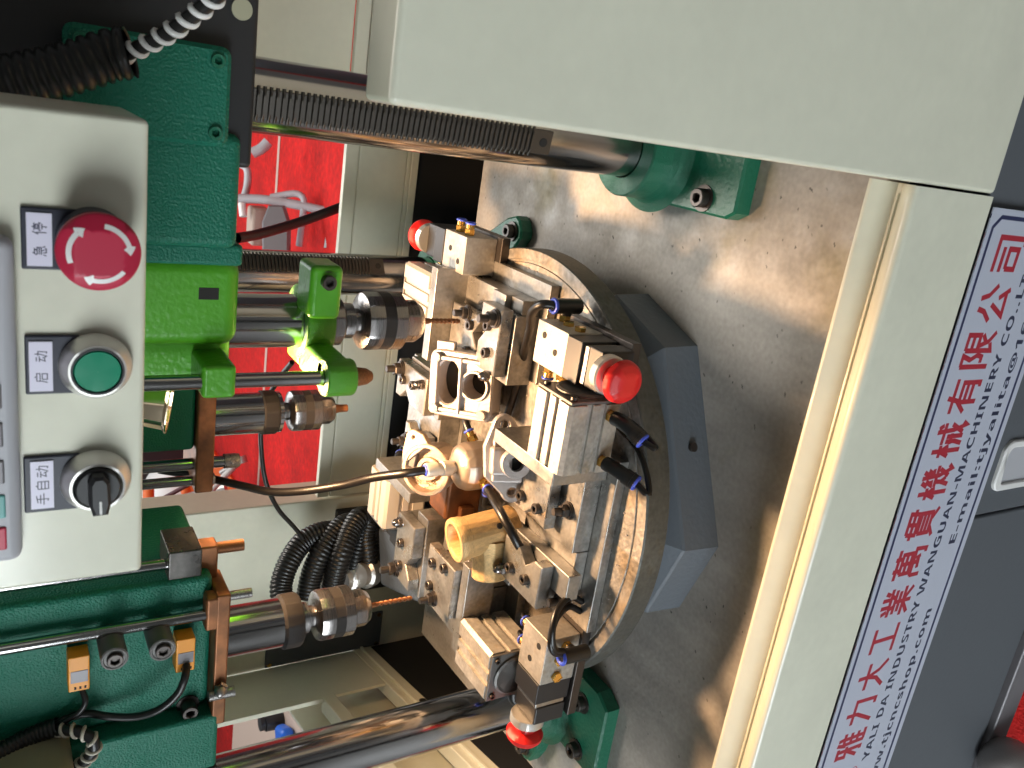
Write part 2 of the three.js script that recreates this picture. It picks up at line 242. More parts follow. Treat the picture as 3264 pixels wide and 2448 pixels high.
// the sticker: blocky characters drawn stroke by stroke
const GLYPH = {
  ya: [[5,14,46,14],[14,14,10,42,48,42],[34,14,34,92,24,92],[32,44,6,84],[62,4,52,36],[58,26,58,96],[58,26,98,26],[76,6,80,26],[58,49,95,49],[58,71,95,71],[58,93,99,93],[77,26,77,93]],
  li: [[8,28,88,28,84,92,66,92],[44,4,42,40,8,96]],
  da: [[6,34,94,34],[50,4,50,34,40,66,8,96],[52,40,66,70,94,94]],
  gong: [[10,14,90,14],[50,14,50,88],[4,88,96,88]],
  ye: [[38,2,38,26],[62,2,62,26],[16,8,24,24],[84,8,76,24],[6,30,94,30],[30,32,36,44],[70,32,64,44],[12,46,88,46],[18,60,82,60],[4,74,96,74],[50,46,50,100],[44,76,8,98],[56,76,92,98]],
  wan: [[4,12,96,12],[32,2,32,22],[68,2,68,22],[20,26,80,26,80,56,20,56,20,26],[20,41,80,41],[50,26,50,84],[8,66,92,66,90,98,78,98],[10,66,10,98],[30,84,66,80],[62,72,70,86]],
  guan: [[22,6,84,6,80,36,18,36,22,6],[4,21,96,21],[52,6,48,36],[20,44,80,44,80,80,20,80,20,44],[20,56,80,56],[20,68,80,68],[36,82,8,98],[62,82,92,98]],
  ji: [[2,30,36,30],[20,4,20,98],[18,34,4,62],[22,36,34,56],[54,4,44,20,54,22,44,38,58,36],[84,4,74,20,84,22,74,38,90,36],[38,50,98,50],[66,2,70,60,86,96,98,84],[88,56,66,90],[52,52,50,70,40,96],[50,68,62,84]],
  xie: [[2,30,36,30],[20,4,20,98],[18,34,4,62],[22,36,34,56],[38,28,98,28],[74,4,78,60,90,96,98,84],[94,48,70,90],[84,6,92,20],[38,56,68,56],[46,40,46,70,38,96],[60,40,60,94]],
  you: [[4,20,96,20],[46,2,38,34,6,66],[34,42,86,42,86,96,74,96],[34,42,34,98],[34,58,84,58],[34,75,84,75]],
  xian: [[8,6,8,98],[8,8,36,8,26,34,38,54,34,70,18,70],[50,8,90,8,90,46,50,46],[50,27,90,27],[50,8,50,92,70,84],[92,54,72,68],[62,48,74,78,98,96]],
  gongs: [[36,6,30,28,6,52],[62,6,70,30,96,52],[48,46,20,90,80,86],[64,64,86,96]],
  si: [[8,10,90,10,90,94,72,94],[8,32,68,32],[16,50,64,50,64,80,16,80,16,50]],
  urgent: [[40,4,18,30],[34,16,68,16,54,32],[22,34,80,34,80,62,20,62],[22,48,80,48],[20,74,12,94],[36,72,38,94,70,94,72,84],[54,70,60,82],[80,72,90,88]],
  stop: [[26,4,4,44],[18,28,18,98],[62,2,66,12],[36,16,96,16],[48,26,84,26,84,40,48,40,48,26],[34,62,34,50,96,50,92,62],[44,68,88,68],[66,68,66,96,56,94]],
  open: [[50,2,56,12],[18,18,84,18,84,42,18,42],[18,18,16,60,4,96],[32,58,82,58,82,94,32,94,32,58]],
  move: [[8,18,44,18],[2,40,50,40],[26,42,8,80,42,76],[36,62,46,88],[54,30,92,30,88,92,74,90],[70,6,70,40,50,96]],
  hand: [[78,6,20,16],[14,36,86,36],[4,60,96,60],[50,14,50,94,34,90]],
  self: [[48,2,42,16],[20,18,80,18,80,96,20,96,20,18],[20,44,80,44],[20,70,80,70]],
};
function glyph(c, key, x, y, w, h, lw, color) {
  c.strokeStyle = color; c.lineWidth = lw; c.lineJoin = 'miter'; c.lineCap = 'butt';
  for (const s of GLYPH[key]) { c.beginPath(); for (let i = 0; i < s.length; i += 2) c[i ? 'lineTo' : 'moveTo'](x + s[i] / 100 * w, y + s[i + 1] / 100 * h); c.stroke(); }
}
const canvasTex = (cv) => { const t = new THREE.CanvasTexture(cv); t.colorSpace = THREE.SRGBColorSpace; t.anisotropy = 8; return t; };
function fitText(c, text, x0, x1, y, size, weight = 'bold') { c.font = `${weight} ${size}px sans-serif`; const w = c.measureText(text).width; c.save(); c.translate(x0, y); c.scale((x1 - x0) / w, 1); c.fillText(text, 0, 0); c.restore(); }
{
  const K = 2844, X0 = -0.33, Y0 = -0.0765, cv = document.createElement('canvas'); cv.width = 2048; cv.height = 391; const c = cv.getContext('2d');
  c.fillStyle = '#b4b8c6'; c.fillRect(0, 0, 2048, 391);
  const px = (x) => (x - X0) * K, py = (y) => (Y0 - y) * K;
  c.strokeStyle = '#20264e'; c.lineWidth = 10; c.lineJoin = 'bevel'; const R = px(0.383);
  c.beginPath(); c.moveTo(-20, py(-0.0835)); c.lineTo(R - 26, py(-0.0835)); c.lineTo(R, py(-0.0925)); c.lineTo(R, py(-0.196)); c.lineTo(R - 26, py(-0.205)); c.lineTo(-20, py(-0.205)); c.stroke();
  ['ya', 'li', 'da', 'gong', 'ye', 'wan', 'guan', 'ji', 'xie', 'you', 'xian', 'gongs', 'si'].forEach((k, i) => glyph(c, k, px(-0.192 + i * 0.0438), py(-0.0975), 0.0365 * K, 0.047 * K, 13.4, '#a51f30'));
  c.fillStyle = '#1f2440'; c.textBaseline = 'alphabetic';
  fitText(c, 'YALI DA INDUSTRY WANGUAN-MACHINERY CO..LTD', px(-0.206), px(0.352), py(-0.1655), 44);
  fitText(c, 'www.tjcncshop.com', px(-0.262), px(-0.018), py(-0.1925), 42);
  fitText(c, 'E-mail:tjyalita@163.com', px(0.055), px(0.372), py(-0.1925), 42);
  c.beginPath(); c.lineWidth = 2.5; c.arc(px(-0.2145), py(-0.145), 13, 0, 6.3); c.stroke(); fitText(c, 'R', px(-0.2145) - 6, px(-0.2145) + 6, py(-0.145) + 7, 19);
  const t = canvasTex(cv), g = new THREE.BoxGeometry(0.72, 0.1375, 0.0012); 
  const m = std({ map: t, roughness: 0.3 }); pw(cab, 'company_sticker', g.translate(X0 + 0.36, Y0 - 0.06875, 0.4012), m, 'white sticker with red characters and navy border');
}
// things on the hall floor that the glossy cream plate mirrors
const cart = thing('tool_cart', 'dark grey tool cart standing in the hall in front of the machine', 'cart', [1.55, -0.86, 1.75]);
part(cart, 'body', box(-0.3, 0.3, 0.12, 0.8, -0.25, 0.25, 0.02), M.grey); for (const [x, z] of [[-0.25, -0.2], [0.25, -0.2], [-0.25, 0.2], [0.25, 0.2]]) part(cart, 'wheel', cyl(0.06, 0.04, 20).rotateZ(Math.PI / 2), M.black, [x, 0.06, z]); for (const y of [0.3, 0.52, 0.72]) part(cart, 'drawer_pull', box(-0.2, 0.2, y, y + 0.02, -0.275, -0.25, 0.004), M.chrome);
const boxes = thing('carton', 'white carton on the hall floor in front of the machine', 'carton', [0.95, -0.86, 1.5], 0.5);
part(boxes, 'body', box(-0.2, 0.2, 0, 0.34, -0.16, 0.16, 0.006), M.white); part(boxes, 'tape', box(-0.025, 0.025, 0.0, 0.3425, -0.1625, 0.1625, 0.002), M.tan);
const tall = thing('transport_case', 'tall dark transport case in the hall beyond the carton', 'case', [0.62, -0.86, 2.35], -0.3); part(tall, 'body', box(-0.16, 0.16, 0, 0.9, -0.16, 0.16, 0.02), M.dark); part(tall, 'lid', box(-0.165, 0.165, 0.9005, 0.95, -0.165, 0.165, 0.01), M.black);
single('neighbour_machine', box(1.05, 2.6, -0.86, 0.3, -2.6, 0.1, 0.02), M.base, 'blue grey neighbouring machine to the right behind the frame', 'machine');
// metal ball foot in the corner
const foot = thing('levelling_knob', 'worn silver metal ball knob below the grey door in the corner of the picture', 'knob', [-0.286, -0.446, 0.43]);
part(foot, 'ball', new THREE.SphereGeometry(0.035, 32, 20), M.castAlu, [0, 0, 0]); part(foot, 'stem', cyl(0.012, 0.2, 20), M.bolt, [0, -0.12, 0]);

// ================================================================ control box
const cbox = thing('control_box', 'cream control box with red stop button, green start button and selector above the drills', 'control box', [0.25, 0.57, 0.3]);
{
  pw(cbox, 'housing', box(0.125, 0.376, 0.57, 0.88, 0.262, 0.35, 0.003), M.cream);
  pw(cbox, 'back_cover', box(0.13, 0.3735, 0.577, 0.875, 0.252, 0.2622, 0.002), M.bezel);
  const bz = pw(cbox, 'display_bezel', box(0.1475, 0.3175, 0.629, 0.8, 0.348, 0.362, 0.006), M.bezel);
  for (const [x, y, mat] of [[0.163, 0.641, M.estop], [0.181, 0.641, std({ color: lin(0.12, 0.35, 0.33), roughness: 0.4 })], [0.2, 0.641, M.plate], [0.22, 0.641, M.plate], [0.24, 0.641, M.plate]]) pw(bz, 'key', box(x - 0.0065, x + 0.0065, y - 0.005, y + 0.006, 0.361, 0.3632, 0.001), mat);
  const Z = 0.35, legend = (g, x0, x1, y0, y1, lx0, lx1, ly0, ly1, keys) => {
    const p = pw(g, 'legend_plate', box(x0, x1, y0, y1, Z - 0.0005, Z + 0.0022, 0.001), M.legend);
    const cv = document.createElement('canvas'); cv.width = 320; cv.height = 128; const c = cv.getContext('2d'); c.fillStyle = '#ddd9ea'; c.fillRect(0, 0, 320, 128);
    const n = keys.length, w = n === 3 ? 84 : 74, gap = n === 3 ? 10 : 62; keys.forEach((k, i) => glyph(c, k, 160 - (n * w + (n - 1) * gap) / 2 + i * (w + gap), 26, w, 76, 6, '#23233a'));
    pw(p, 'label', new THREE.BoxGeometry(lx1 - lx0, ly1 - ly0, 0.0008).translate((lx0 + lx1) / 2, (ly0 + ly1) / 2, Z + 0.0027), std({ map: canvasTex(cv), roughness: 0.35 }));
  };
  // red mushroom stop button: dome, collar and three bent arrows
  const es = part(cbox, 'stop_button', lathe([[0.0155, 0], [0.0155, 0.012], [0.011, 0.012], [0.011, 0.018]], 40).rotateX(Math.PI / 2), M.legend); const E = [0.3155, 0.595, Z]; es.scale.setScalar(1.07); es.position.set(E[0] - 0.25, E[1] - 0.57, E[2] - 0.3);
  const dome = (r) => 0.0255 + 0.0055 * Math.sqrt(Math.max(0, 1 - (r / 0.0172) ** 2));
  const prof = [[0.0001, 0.018], [0.0155, 0.0185], [0.0168, 0.021], [0.0172, 0.0255]]; for (let i = 0; i <= 14; i++) { const r = 0.0172 * Math.cos(i / 14 * 1.5708); prof.push([Math.max(r, 0.00005), dome(r)]); }
  part(es, 'mushroom', lathe(prof, 56).rotateX(Math.PI / 2), M.estop);
  for (let k = 0; k < 3; k++) {                                  // arrows as thin print that follows the dome
    const pos = [], idx = [], a0 = -0.15 + k * 2.0944, span = 1.45, n = 26;
    for (let i = 0; i <= n; i++) { const u = i / n, head = u > 0.8, w = head ? 0.0027 * (1 - (u - 0.8) / 0.2) : 0.00105, a = a0 - u * span;
      for (const s of [-1, 1]) { const r = 0.0122 + s * w; pos.push(Math.cos(a) * r, Math.sin(a) * r, dome(r) + 0.00018); } }
    for (let i = 0; i < n; i++) idx.push(2 * i, 2 * i + 1, 2 * i + 2, 2 * i + 1, 2 * i + 3, 2 * i + 2);
    const g = new THREE.BufferGeometry(); g.setAttribute('position', new THREE.Float32BufferAttribute(pos, 3)); g.setIndex(idx); g.computeVertexNormals(); g.setAttribute('uv', new THREE.Float32BufferAttribute(new Float32Array(pos.length / 3 * 2), 2));
    part(es, 'arrow', g, M.white);
  }
  legend(cbox, 0.3005, 0.3305, 0.601, 0.6258, 0.3025, 0.328, 0.6128, 0.6235, ['urgent', 'stop']);
  const bezel = lathe([[0.0172, 0], [0.0172, 0.0025], [0.0135, 0.0105], [0.0122, 0.0108], [0.0117, 0.0095]], 56).rotateX(Math.PI / 2);
  const st = part(cbox, 'start_button', bezel, M.chrome, [0.2515 - 0.25, 0.594 - 0.57, 0.0522]);
  part(st, 'push_cap', lathe([[0.0112, 0.004], [0.0112, 0.0095], [0.0105, 0.0108], [0.0001, 0.0112]], 48).rotateX(Math.PI / 2), M.greenCap);
  part(st, 'gasket', lathe([[0.0124, 0.008], [0.0124, 0.0112], [0.0114, 0.0112], [0.0113, 0.009]], 48).rotateX(Math.PI / 2), M.black);
  legend(cbox, 0.2365, 0.2675, 0.601, 0.6255, 0.2385, 0.2645, 0.6135, 0.6238, ['open', 'move']);
  const sl = part(cbox, 'selector_switch', bezel, M.chrome, [0.187 - 0.25, 0.594 - 0.57, 0.0522]);
  part(sl, 'dial', lathe([[0.0112, 0.006], [0.0112, 0.0112], [0.0102, 0.0125], [0.0001, 0.0125]], 48).rotateX(Math.PI / 2), M.black);
  const kn = part(sl, 'knob', (() => { const s = shp([[-0.0125, -0.0036], [-0.006, -0.0052], [0.006, -0.005], [0.0098, -0.0025], [0.0098, 0.0025], [0.006, 0.005], [-0.006, 0.0052], [-0.0125, 0.0036]]); return ex(s, 0.0085, 0.0016); })(), M.black, [0, 0, 0.0115], [0, 0, 0.04]);
  part(kn, 'pointer_mark', box(-0.0112, -0.0035, -0.0006, 0.0006, 0.0083, 0.0089, 0.0002), M.white);
  legend(cbox, 0.1705, 0.2025, 0.6015, 0.6275, 0.173, 0.2, 0.614, 0.6245, ['hand', 'self', 'move']);
}

// ================================================================ columns
function column(x, z, rackAngle, rackBottom, plate, ears, label, top = 0.8) {
  const t = thing('guide_column', label, 'column', [x, 0, z], 0);
  part(t, 'shaft', cyl(0.03, top - 0.03, 48).translate(0, (top + 0.03) / 2, 0), M.shaft);
  part(t, 'collar', lathe([[0.064, 0.0218], [0.056, 0.025], [0.0515, 0.031], [0.05, 0.038], [0.05, 0.0625], [0.0485, 0.0645], [0.0312, 0.0645], [0.031, 0.05]], 56), M.greenCast);
  const [x0, x1, z0, z1, cut] = plate;                          // flange plate, relative to the shaft; its front corners are cut a little
  const s = shp([[x0, -z0], [x0, -(z1 - cut)], [x0 + cut * 0.6, -z1], [x1 - cut * 0.6, -z1], [x1, -(z1 - cut)], [x1, -z0]]);
  part(t, 'base_flange', ex(s, 0.022, 0.0025).rotateX(-Math.PI / 2), M.greenCast);
  for (const [u, v, L] of ears) if (L) { const a = Math.atan2(v, u), q = Math.hypot(u, v); part(t, 'foot_ear', ex(shp([[0, 0.032], [q - 0.01, 0.024], [q + 0.014, 0.017], [q + 0.02, 0.008], [q + 0.02, -0.008], [q + 0.014, -0.017], [q - 0.01, -0.024], [0, -0.032]]), 0.0205, 0.0025).rotateX(-Math.PI / 2).rotateY(-a), M.greenCast); }
  for (const [u, v] of ears) part(t, 'bolt', G.bigScrew, M.bolt, [u, 0.0225, v]);
  if (rackAngle !== null) {
    const n = Math.round((top - rackBottom) / 0.005), b = [new THREE.BoxGeometry(0.022, top - rackBottom + 0.02, 0.008).translate(0, (top + rackBottom - 0.02) / 2, 0.0295)];
    for (let i = 0; i < n; i++) b.push(new THREE.CylinderGeometry(0.0011, 0.0021, 0.0026, 4, 1).rotateY(Math.PI / 4).scale(9.2, 1, 1).rotateX(Math.PI / 2).translate(0, rackBottom + (i + 0.5) * 0.005, 0.0345));
    const r = part(t, 'rack', metric(mg(b).rotateY(rackAngle)), M.rack); 
    part(r, 'screw_hole', cyl(0.0042, 0.0012, 20).rotateX(Math.PI / 2).translate(0, rackBottom - 0.011, 0.0335).rotateY(rackAngle), M.hole);
  }
  return t;
}
const A = (dx, dz) => [Math.atan2(-dz, dx), Math.hypot(dx, dz)];
column(0.389, 0.077, -0.16, 0.198, [-0.051, 0.09, -0.06, 0.134, 0.012], [[-0.036, 0.088]], 'thick steel column with a toothed rack on a green foot, nearest the cream plate');
column(-0.329, 0.057, null, 0.2, [-0.034, 0.083, -0.055, 0.128, 0.022], [[0.05, 0.082], [-0.017, 0.088], [-0.098, -0.018, 1]], 'smooth polished steel column on a green foot under the left drill head');
column(0.151, -0.345, 0.62, 0.17, [-0.055, 0.055, -0.06, 0.06, 0.01], [[0.102, 0.155, 1]], 'steel column with toothed rack standing behind the turntable');

// ================================================================ turntable
const tt = thing('turntable', 'round grey steel indexing table on a blue grey octagonal base in the middle', 'turntable', [0, 0, 0]);
{
  const ring = (hw, c) => { const p = []; for (const [u, n] of [[hw, -hw + c], [hw, hw - c], [hw - c, hw], [-hw + c, hw], [-hw, hw - c], [-hw, -hw + c], [-hw + c, -hw], [hw - c, -hw]]) p.push([0.03 + 0.902 * u + 0.432 * n, 0.066 - 0.432 * u + 0.902 * n]); return p; };
  const tiers = [[0.176, 0.07, 0], [0.1745, 0.07, 0.0445], [0.1725, 0.069, 0.047], [0.157, 0.062, 0.06], [0.157, 0.062, 0.0615]], pos = [];
  for (let k = 0; k + 1 < tiers.length; k++) { const a = ring(tiers[k][0], tiers[k][1]), c = ring(tiers[k + 1][0], tiers[k + 1][1]), ya = tiers[k][2], yc = tiers[k + 1][2];
    for (let i = 0; i < 8; i++) { const j = (i + 1) % 8, q = [[a[i][0], ya, a[i][1]], [a[j][0], ya, a[j][1]], [c[j][0], yc, c[j][1]], [c[i][0], yc, c[i][1]]]; pos.push(...q[0], ...q[2], ...q[1], ...q[0], ...q[3], ...q[2]); } }
  { const a = ring(0.157, 0.062); for (let i = 1; i < 7; i++) pos.push(a[0][0], 0.0615, a[0][1], a[i + 1][0], 0.0615, a[i + 1][1], a[i][0], 0.0615, a[i][1]); }
  const bg = new THREE.BufferGeometry(); bg.setAttribute('position', new THREE.Float32BufferAttribute(pos, 3)); bg.computeVertexNormals();
  part(tt, 'gear_base', metric(bg), M.base);
  for (const [x, z] of [[0.207, 0.075], [-0.083, 0.19]]) { part(tt, 'bolt_pocket', cyl(0.017, 0.012, 28), M.base, [x, 0.0505, z]); const b = part(tt, 'base_bolt', G.bigScrew, M.bolt, [x, 0.0568, z]); b.scale.setScalar(1.15); }
  part(tt, 'drain_plug', cyl(0.005, 0.004, 16).applyQuaternion(new THREE.Quaternion().setFromUnitVectors(V(0, 1, 0), V(0.432, 0, 0.902))), M.bolt, [0.106, 0.022, 0.2255]);
  part(tt, 'disc', metric(lathe([[0.2, 0.062], [0.258, 0.064], [0.2605, 0.0665]], 160)), M.rim);
  part(tt, 'rim', metric(lathe([[0.2605, 0.0665], [0.2605, 0.0935], [0.2592, 0.0953]], 160)), M.rim);
  part(tt, 'table_top', metric(lathe([[0.2592, 0.0953], [0.2475, 0.0953], [0.2468, 0.0935], [0.2438, 0.0935], [0.2430, 0.095], [0.0001, 0.095]], 160)), M.disc);
}

// ================================================================ clamping stations
// local axes: x along the rim, z outwards, y up from the table top
function vjaw(x0, x1, z0, z1, y0, y1, side, notch) {             // plate with a V cut in one long side
  const s = side > 0 ? shp([[x0, z0], [x1, z0], [x1, notch - 0.016], [x1 - 0.014, notch], [x1, notch + 0.016], [x1, z1], [x0, z1]]) : shp([[x1, z1], [x0, z1], [x0, notch + 0.016], [x0 + 0.014, notch], [x0, notch - 0.016], [x0, z0], [x1, z0]]);
  return ex(s, y1 - y0, 0.0012).rotateX(Math.PI / 2).translate(0, y1, 0);
}
const slotSide = (() => {                                        // square tube profile of a compact cylinder, centred
  const h = 0.0315, side = [[-h + 0.004, h], [-0.0115, h], [-0.0115, h - 0.0035], [-0.0045, h - 0.0035], [-0.0045, h - 0.0006], [0.0045, h - 0.0006], [0.0045, h - 0.0035], [0.0115, h - 0.0035], [0.0115, h], [h - 0.004, h]], p = [];
  for (let k = 0; k < 4; k++) for (const [x, y] of side) { const a = -k * Math.PI / 2; p.push([x * Math.cos(a) - y * Math.sin(a), x * Math.sin(a) + y * Math.cos(a)]); }
  return shp(p);
})();
function elbow(parent, pos, dir, dir2, L = 0.03) {               // brass nut, black push-in elbow, blue ring
  const a = V(...pos), d = V(...dir).normalize(), e = V(...dir2).normalize(), f = part(parent, 'elbow_fitting', along(G.fit.clone(), d).translate(...pos), M.fitting);
  const c0 = a.clone().addScaledVector(d, 0.007), c1 = c0.clone().addScaledVector(d, 0.011), c2 = c1.clone().addScaledVector(e, L * 0.5), c3 = c1.clone().addScaledVector(e, L);
  part(f, 'elbow', mg([new THREE.TubeGeometry(path([c0, c1.clone().lerp(c0, 0.3), c1.clone().lerp(c2, 0.35), c2]), 20, 0.0072, 14), rod(c2, c3, 0.0082, 16), rod(c2.clone().lerp(c3, 0.55), c2.clone().lerp(c3, 0.62), 0.0088, 16)]), M.rubber);
  part(f, 'release_ring', along(G.ring.clone().scale(1.25, 1.25, 1.25), e).translate(c3.x, c3.y, c3.z), M.blue);
  return c3;
}
function straight(parent, pos, dir) {                            // brass fitting with blue ring
  const d = V(...dir).normalize(), a = V(...pos), f = part(parent, 'brass_fitting', mg([along(G.fit.clone(), d).translate(...pos), rod(a.clone().addScaledVector(d, 0.007), a.clone().addScaledVector(d, 0.014), 0.0052, 14)]), M.fitting), c = a.clone().addScaledVector(d, 0.0145);
  part(f, 'release_ring', along(G.ring.clone(), d).translate(c.x, c.y, c.z), M.blue); return c;
}
const STATION = [
  { k: 'front', a: 0, dx: 0.004, dz: -0.006, jr: 0.05, jl: 0.06, far: 0 },
  { k: 'left', a: -Math.PI / 2, dx: -0.004, dz: 0.012, jr: 0.088, jl: 0.094, far: 0 },
  { k: 'rear', a: Math.PI, dx: 0.025, dz: 0.012, jr: 0.06, jl: 0.07, far: 1 },
  { k: 'right', a: Math.PI / 2, dx: 0.038, dz: -0.012, jr: 0.054, jl: 0.06, far: 1 },
];
for (const S of STATION) {
  const root = (name, label, cat, grp) => { const g = thing(name, label, cat, [0, 0.095, 0], S.a, grp); g.position.add(V(S.dx, 0, S.dz).applyAxisAngle(V(0, 1, 0), S.a)); return g; };
  const ox = S.k === 'right' ? 0.026 : 0, oi = S.k === 'right' ? 0.012 : 0;
  const place = { front: 'at the front of the turntable', left: 'under the left drill', rear: 'behind the round cover casting', right: 'under the right drill' }[S.k];
  const fx = root('clamp_fixture', `stepped steel clamp with notched jaws ${place}`, 'clamp', 'clamps round the turntable');
  if (oi) fx.position.x += 0.022;
  part(fx, 'base_plate', box(-0.112 + ox, 0.088, 0.0003, 0.012, 0.093 + oi, 0.222), M.blockSteel);
  part(fx, 'riser', S.k === 'front' ? mg([box(-0.024, 0.062, 0.0122, 0.034, 0.098, 0.2), box(-0.072, -0.0242, 0.0122, 0.0275, 0.098, 0.2)]) : box(-0.0965 + ox, 0.062, 0.0122, S.jr - 0.018, S.k === 'left' ? 0.132 : 0.1 + oi, 0.2), M.blockSteel);
  part(fx, 'end_bracket', mg([box(0.061, 0.0765, S.k === 'left' ? 0.0415 : 0.0124, 0.08, 0.088, 0.206), box(0.045, 0.0608, 0.0344, Math.max(0.05, S.jr - 0.016), 0.088, 0.1)]), M.blockSteel);
  const jr = part(fx, 'jaw', vjaw(-0.011, 0.058, 0.1005, 0.166, S.jr - 0.014, S.jr, -1, 0.142), M.blockSteel);
  part(fx, 'jaw_rail', box(0.001, 0.0605, 0.034, S.jr - 0.0142, 0.106, 0.1585), M.blockSteel);
  for (const [x, z] of [[0.036, 0.109], [0.006, 0.118], [0.006, 0.15]]) part(jr, 'socket_screw', G.screw, M.bolt, [x, S.jr, z]).scale.setScalar(1.2);
  const jl = part(fx, 'jaw', vjaw(-0.094 + ox, -0.044 + ox * 0.8, S.k === 'front' ? 0.112 : 0.098 + oi, 0.188, S.jl - 0.016, S.jl, 1, 0.157), M.blockSteel);
  for (const [x, z] of [[-0.074, 0.133], [-0.071, 0.164]]) part(jl, 'socket_screw', G.screw, M.bolt, [x + ox, S.jl, z]).scale.setScalar(1.2);
  part(jl, 'dome_nut', G.domeNut, M.chuck, [-0.084 + ox, S.jl, S.k === 'front' ? 0.118 : 0.108]);
  part(fx, 'guide_block', mg([box(-0.071 + ox, -0.0415 + ox, 0.0278, S.jl - 0.0162, 0.086 + oi * 1.6, S.k === 'front' ? 0.215 : 0.2005), box(-0.0985 + ox, -0.0712 + ox, 0.0124, S.jl - 0.0168, 0.1005, 0.183)]), M.blockSteel);
  part(fx, 'stud_nut', G.studNut, M.bolt, [0.018, S.k === 'front' ? 0.034 : S.jr, S.k === 'front' ? 0.182 : 0.162]);
  part(fx, 'stud_nut', G.studNut, M.bolt, [-0.083 + ox, S.k === 'front' ? 0.0275 : S.jl, S.k === 'front' ? 0.196 : 0.176]).scale.setScalar(1.15);
  if (S.k === 'left') { part(fx, 'inner_bar', box(-0.03, 0.0602, 0.0128, 0.058, 0.1022, 0.1318), M.blockSteel); part(fx, 'guide_bar', box(-0.035, 0.104, 0.0128, 0.041, 0.078, 0.1018), M.blockSteel); }
  if (S.k === 'left') part(fx, 'stud_nut', G.studNut, M.bolt, [0.046, 0.0582, 0.118]);
  // compact air cylinder
  const cy = root('air_cylinder', `silver grooved air cylinder on the clamp ${place}`, 'air cylinder', 'air cylinders of the clamps');
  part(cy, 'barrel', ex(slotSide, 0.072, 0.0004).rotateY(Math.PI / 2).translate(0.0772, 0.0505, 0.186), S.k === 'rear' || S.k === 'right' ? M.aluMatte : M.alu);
  const cap = part(cy, 'end_cap', box(0.1494, 0.153, 0.0205, 0.0805, 0.156, 0.216, 0.001), M.cap);
  part(cap, 'retaining_ring', lathe([[0.0245, 0], [0.0245, 0.003], [0.022, 0.0045], [0.019, 0.0025], [0.0001, 0.0025]], 40).rotateZ(-Math.PI / 2).translate(0.1525, 0.0505, 0.186), M.cap);
  for (const [y, z] of [[0.027, 0.1625], [0.027, 0.2095], [0.074, 0.1625], [0.074, 0.2095]]) part(cap, 'corner_screw', G.screw.clone().rotateZ(-Math.PI / 2), M.bolt, [0.1528, y, z]).scale.setScalar(0.72);
  const ends = [elbow(cy, [0.09, 0.034, 0.2172], [0, -0.15, 1], [-0.3, -0.5, 0.8], 0.026), elbow(cy, [0.138, 0.034, 0.2172], [0, -0.15, 1], S.k === 'front' ? [-0.45, -0.4, 0.8] : [0.2, -0.6, 0.6], 0.026)];
  // hand valve with red palm button
  const vx = S.k === 'front' ? 0.181 : 0.189, vt = root('hand_valve', `air valve block with red palm button ${place}`, 'valve', 'red button valves of the clamps'); if (S.k === 'right') { vt.rotation.y = Math.PI; vt.position.set(0.424, 0.095, 0.02); }
  if (S.k === 'rear') { vt.position.add(V(-0.025, 0, 0).applyAxisAngle(V(0, 1, 0), S.a)); vt.userData.label = 'air valve block behind the left drill point, next to the conduits'; }
  const bl = part(vt, 'valve_block', box(vx - 0.0235, vx + 0.0225, 0.012, 0.055, 0.102, 0.158, 0.001), M.alu);
  for (const [x, z] of [[vx + 0.009, 0.117], [vx - 0.003, 0.14]]) part(bl, 'screw_hole', cyl(0.0036, 0.0012, 18), M.hole, [x, 0.0549, z]);
  part(vt, 'mounting_foot', box(vx - 0.027, vx + 0.026, 0.0004, 0.0118, 0.09, 0.206, 0.001), M.bolt);
  part(vt, 'valve_body', mg([box(vx - 0.0225, vx + 0.0215, 0.013, 0.056, 0.1583, 0.184, 0.001), box(vx - 0.0215, vx + 0.0205, 0.013, 0.052, 0.1905, 0.213, 0.002)]), M.black);
  part(vt, 'spacer', box(vx - 0.02, vx + 0.019, 0.015, 0.0525, 0.1838, 0.191, 0.0008), M.steel);
  part(vt, 'collar', lathe([[0.0001, 0], [0.0185, 0], [0.0195, 0.002], [0.0195, 0.009], [0.018, 0.011], [0.0001, 0.011]], 40).rotateX(Math.PI / 2), M.chrome, [vx, 0.046, 0.213]);
  if (S.k !== 'rear') { const bt = part(vt, 'palm_button', lathe([[0.0001, 0], [0.011, 0], [0.012, 0.009], [0.0175, 0.011], [0.0212, 0.015], [0.0205, 0.0195], [0.0175, 0.0235], [0.0125, 0.0262], [0.006, 0.0273], [0.0001, 0.0275]], 48).rotateX(Math.PI / 2), M.red, [vx, 0.046, 0.2235]);
  if (S.k === 'front') part(bt, 'printed_mark', mg([0, 1, 2, 3, 4].map((i) => new THREE.BoxGeometry(0.0018, 0.0042, 0.0005).rotateZ(0.4 * (i % 2 ? 1 : -1)).translate(-0.006 + i * 0.003, 0.0105, 0)).map((g) => g.rotateX(-0.42).translate(0, 0.0005, 0.0296 - 0.0021))), M.white); }
  const p1 = straight(vt, [vx - 0.0236, 0.043, 0.118], [-1, 0, 0]), p2 = straight(vt, [vx - 0.0236, 0.043, 0.142], [-1, 0, 0]);
  if (!S.far) { const f = part(vt, 'elbow_fitting', along(G.fit.clone(), V(1, 0, 0)), M.fitting, [vx + 0.0224, 0.03, 0.1125]); part(f, 'elbow', mg([rod([0.007, 0, 0], [0.017, 0, 0], 0.0066, 16), rod([0.0165, -0.016, 0], [0.0165, 0.016, 0], 0.0082, 18)]), M.rubber); part(f, 'release_ring', G.ring.clone().scale(1.3, 1.2, 1.3), M.blue, [0.0165, 0.0165, 0]); }
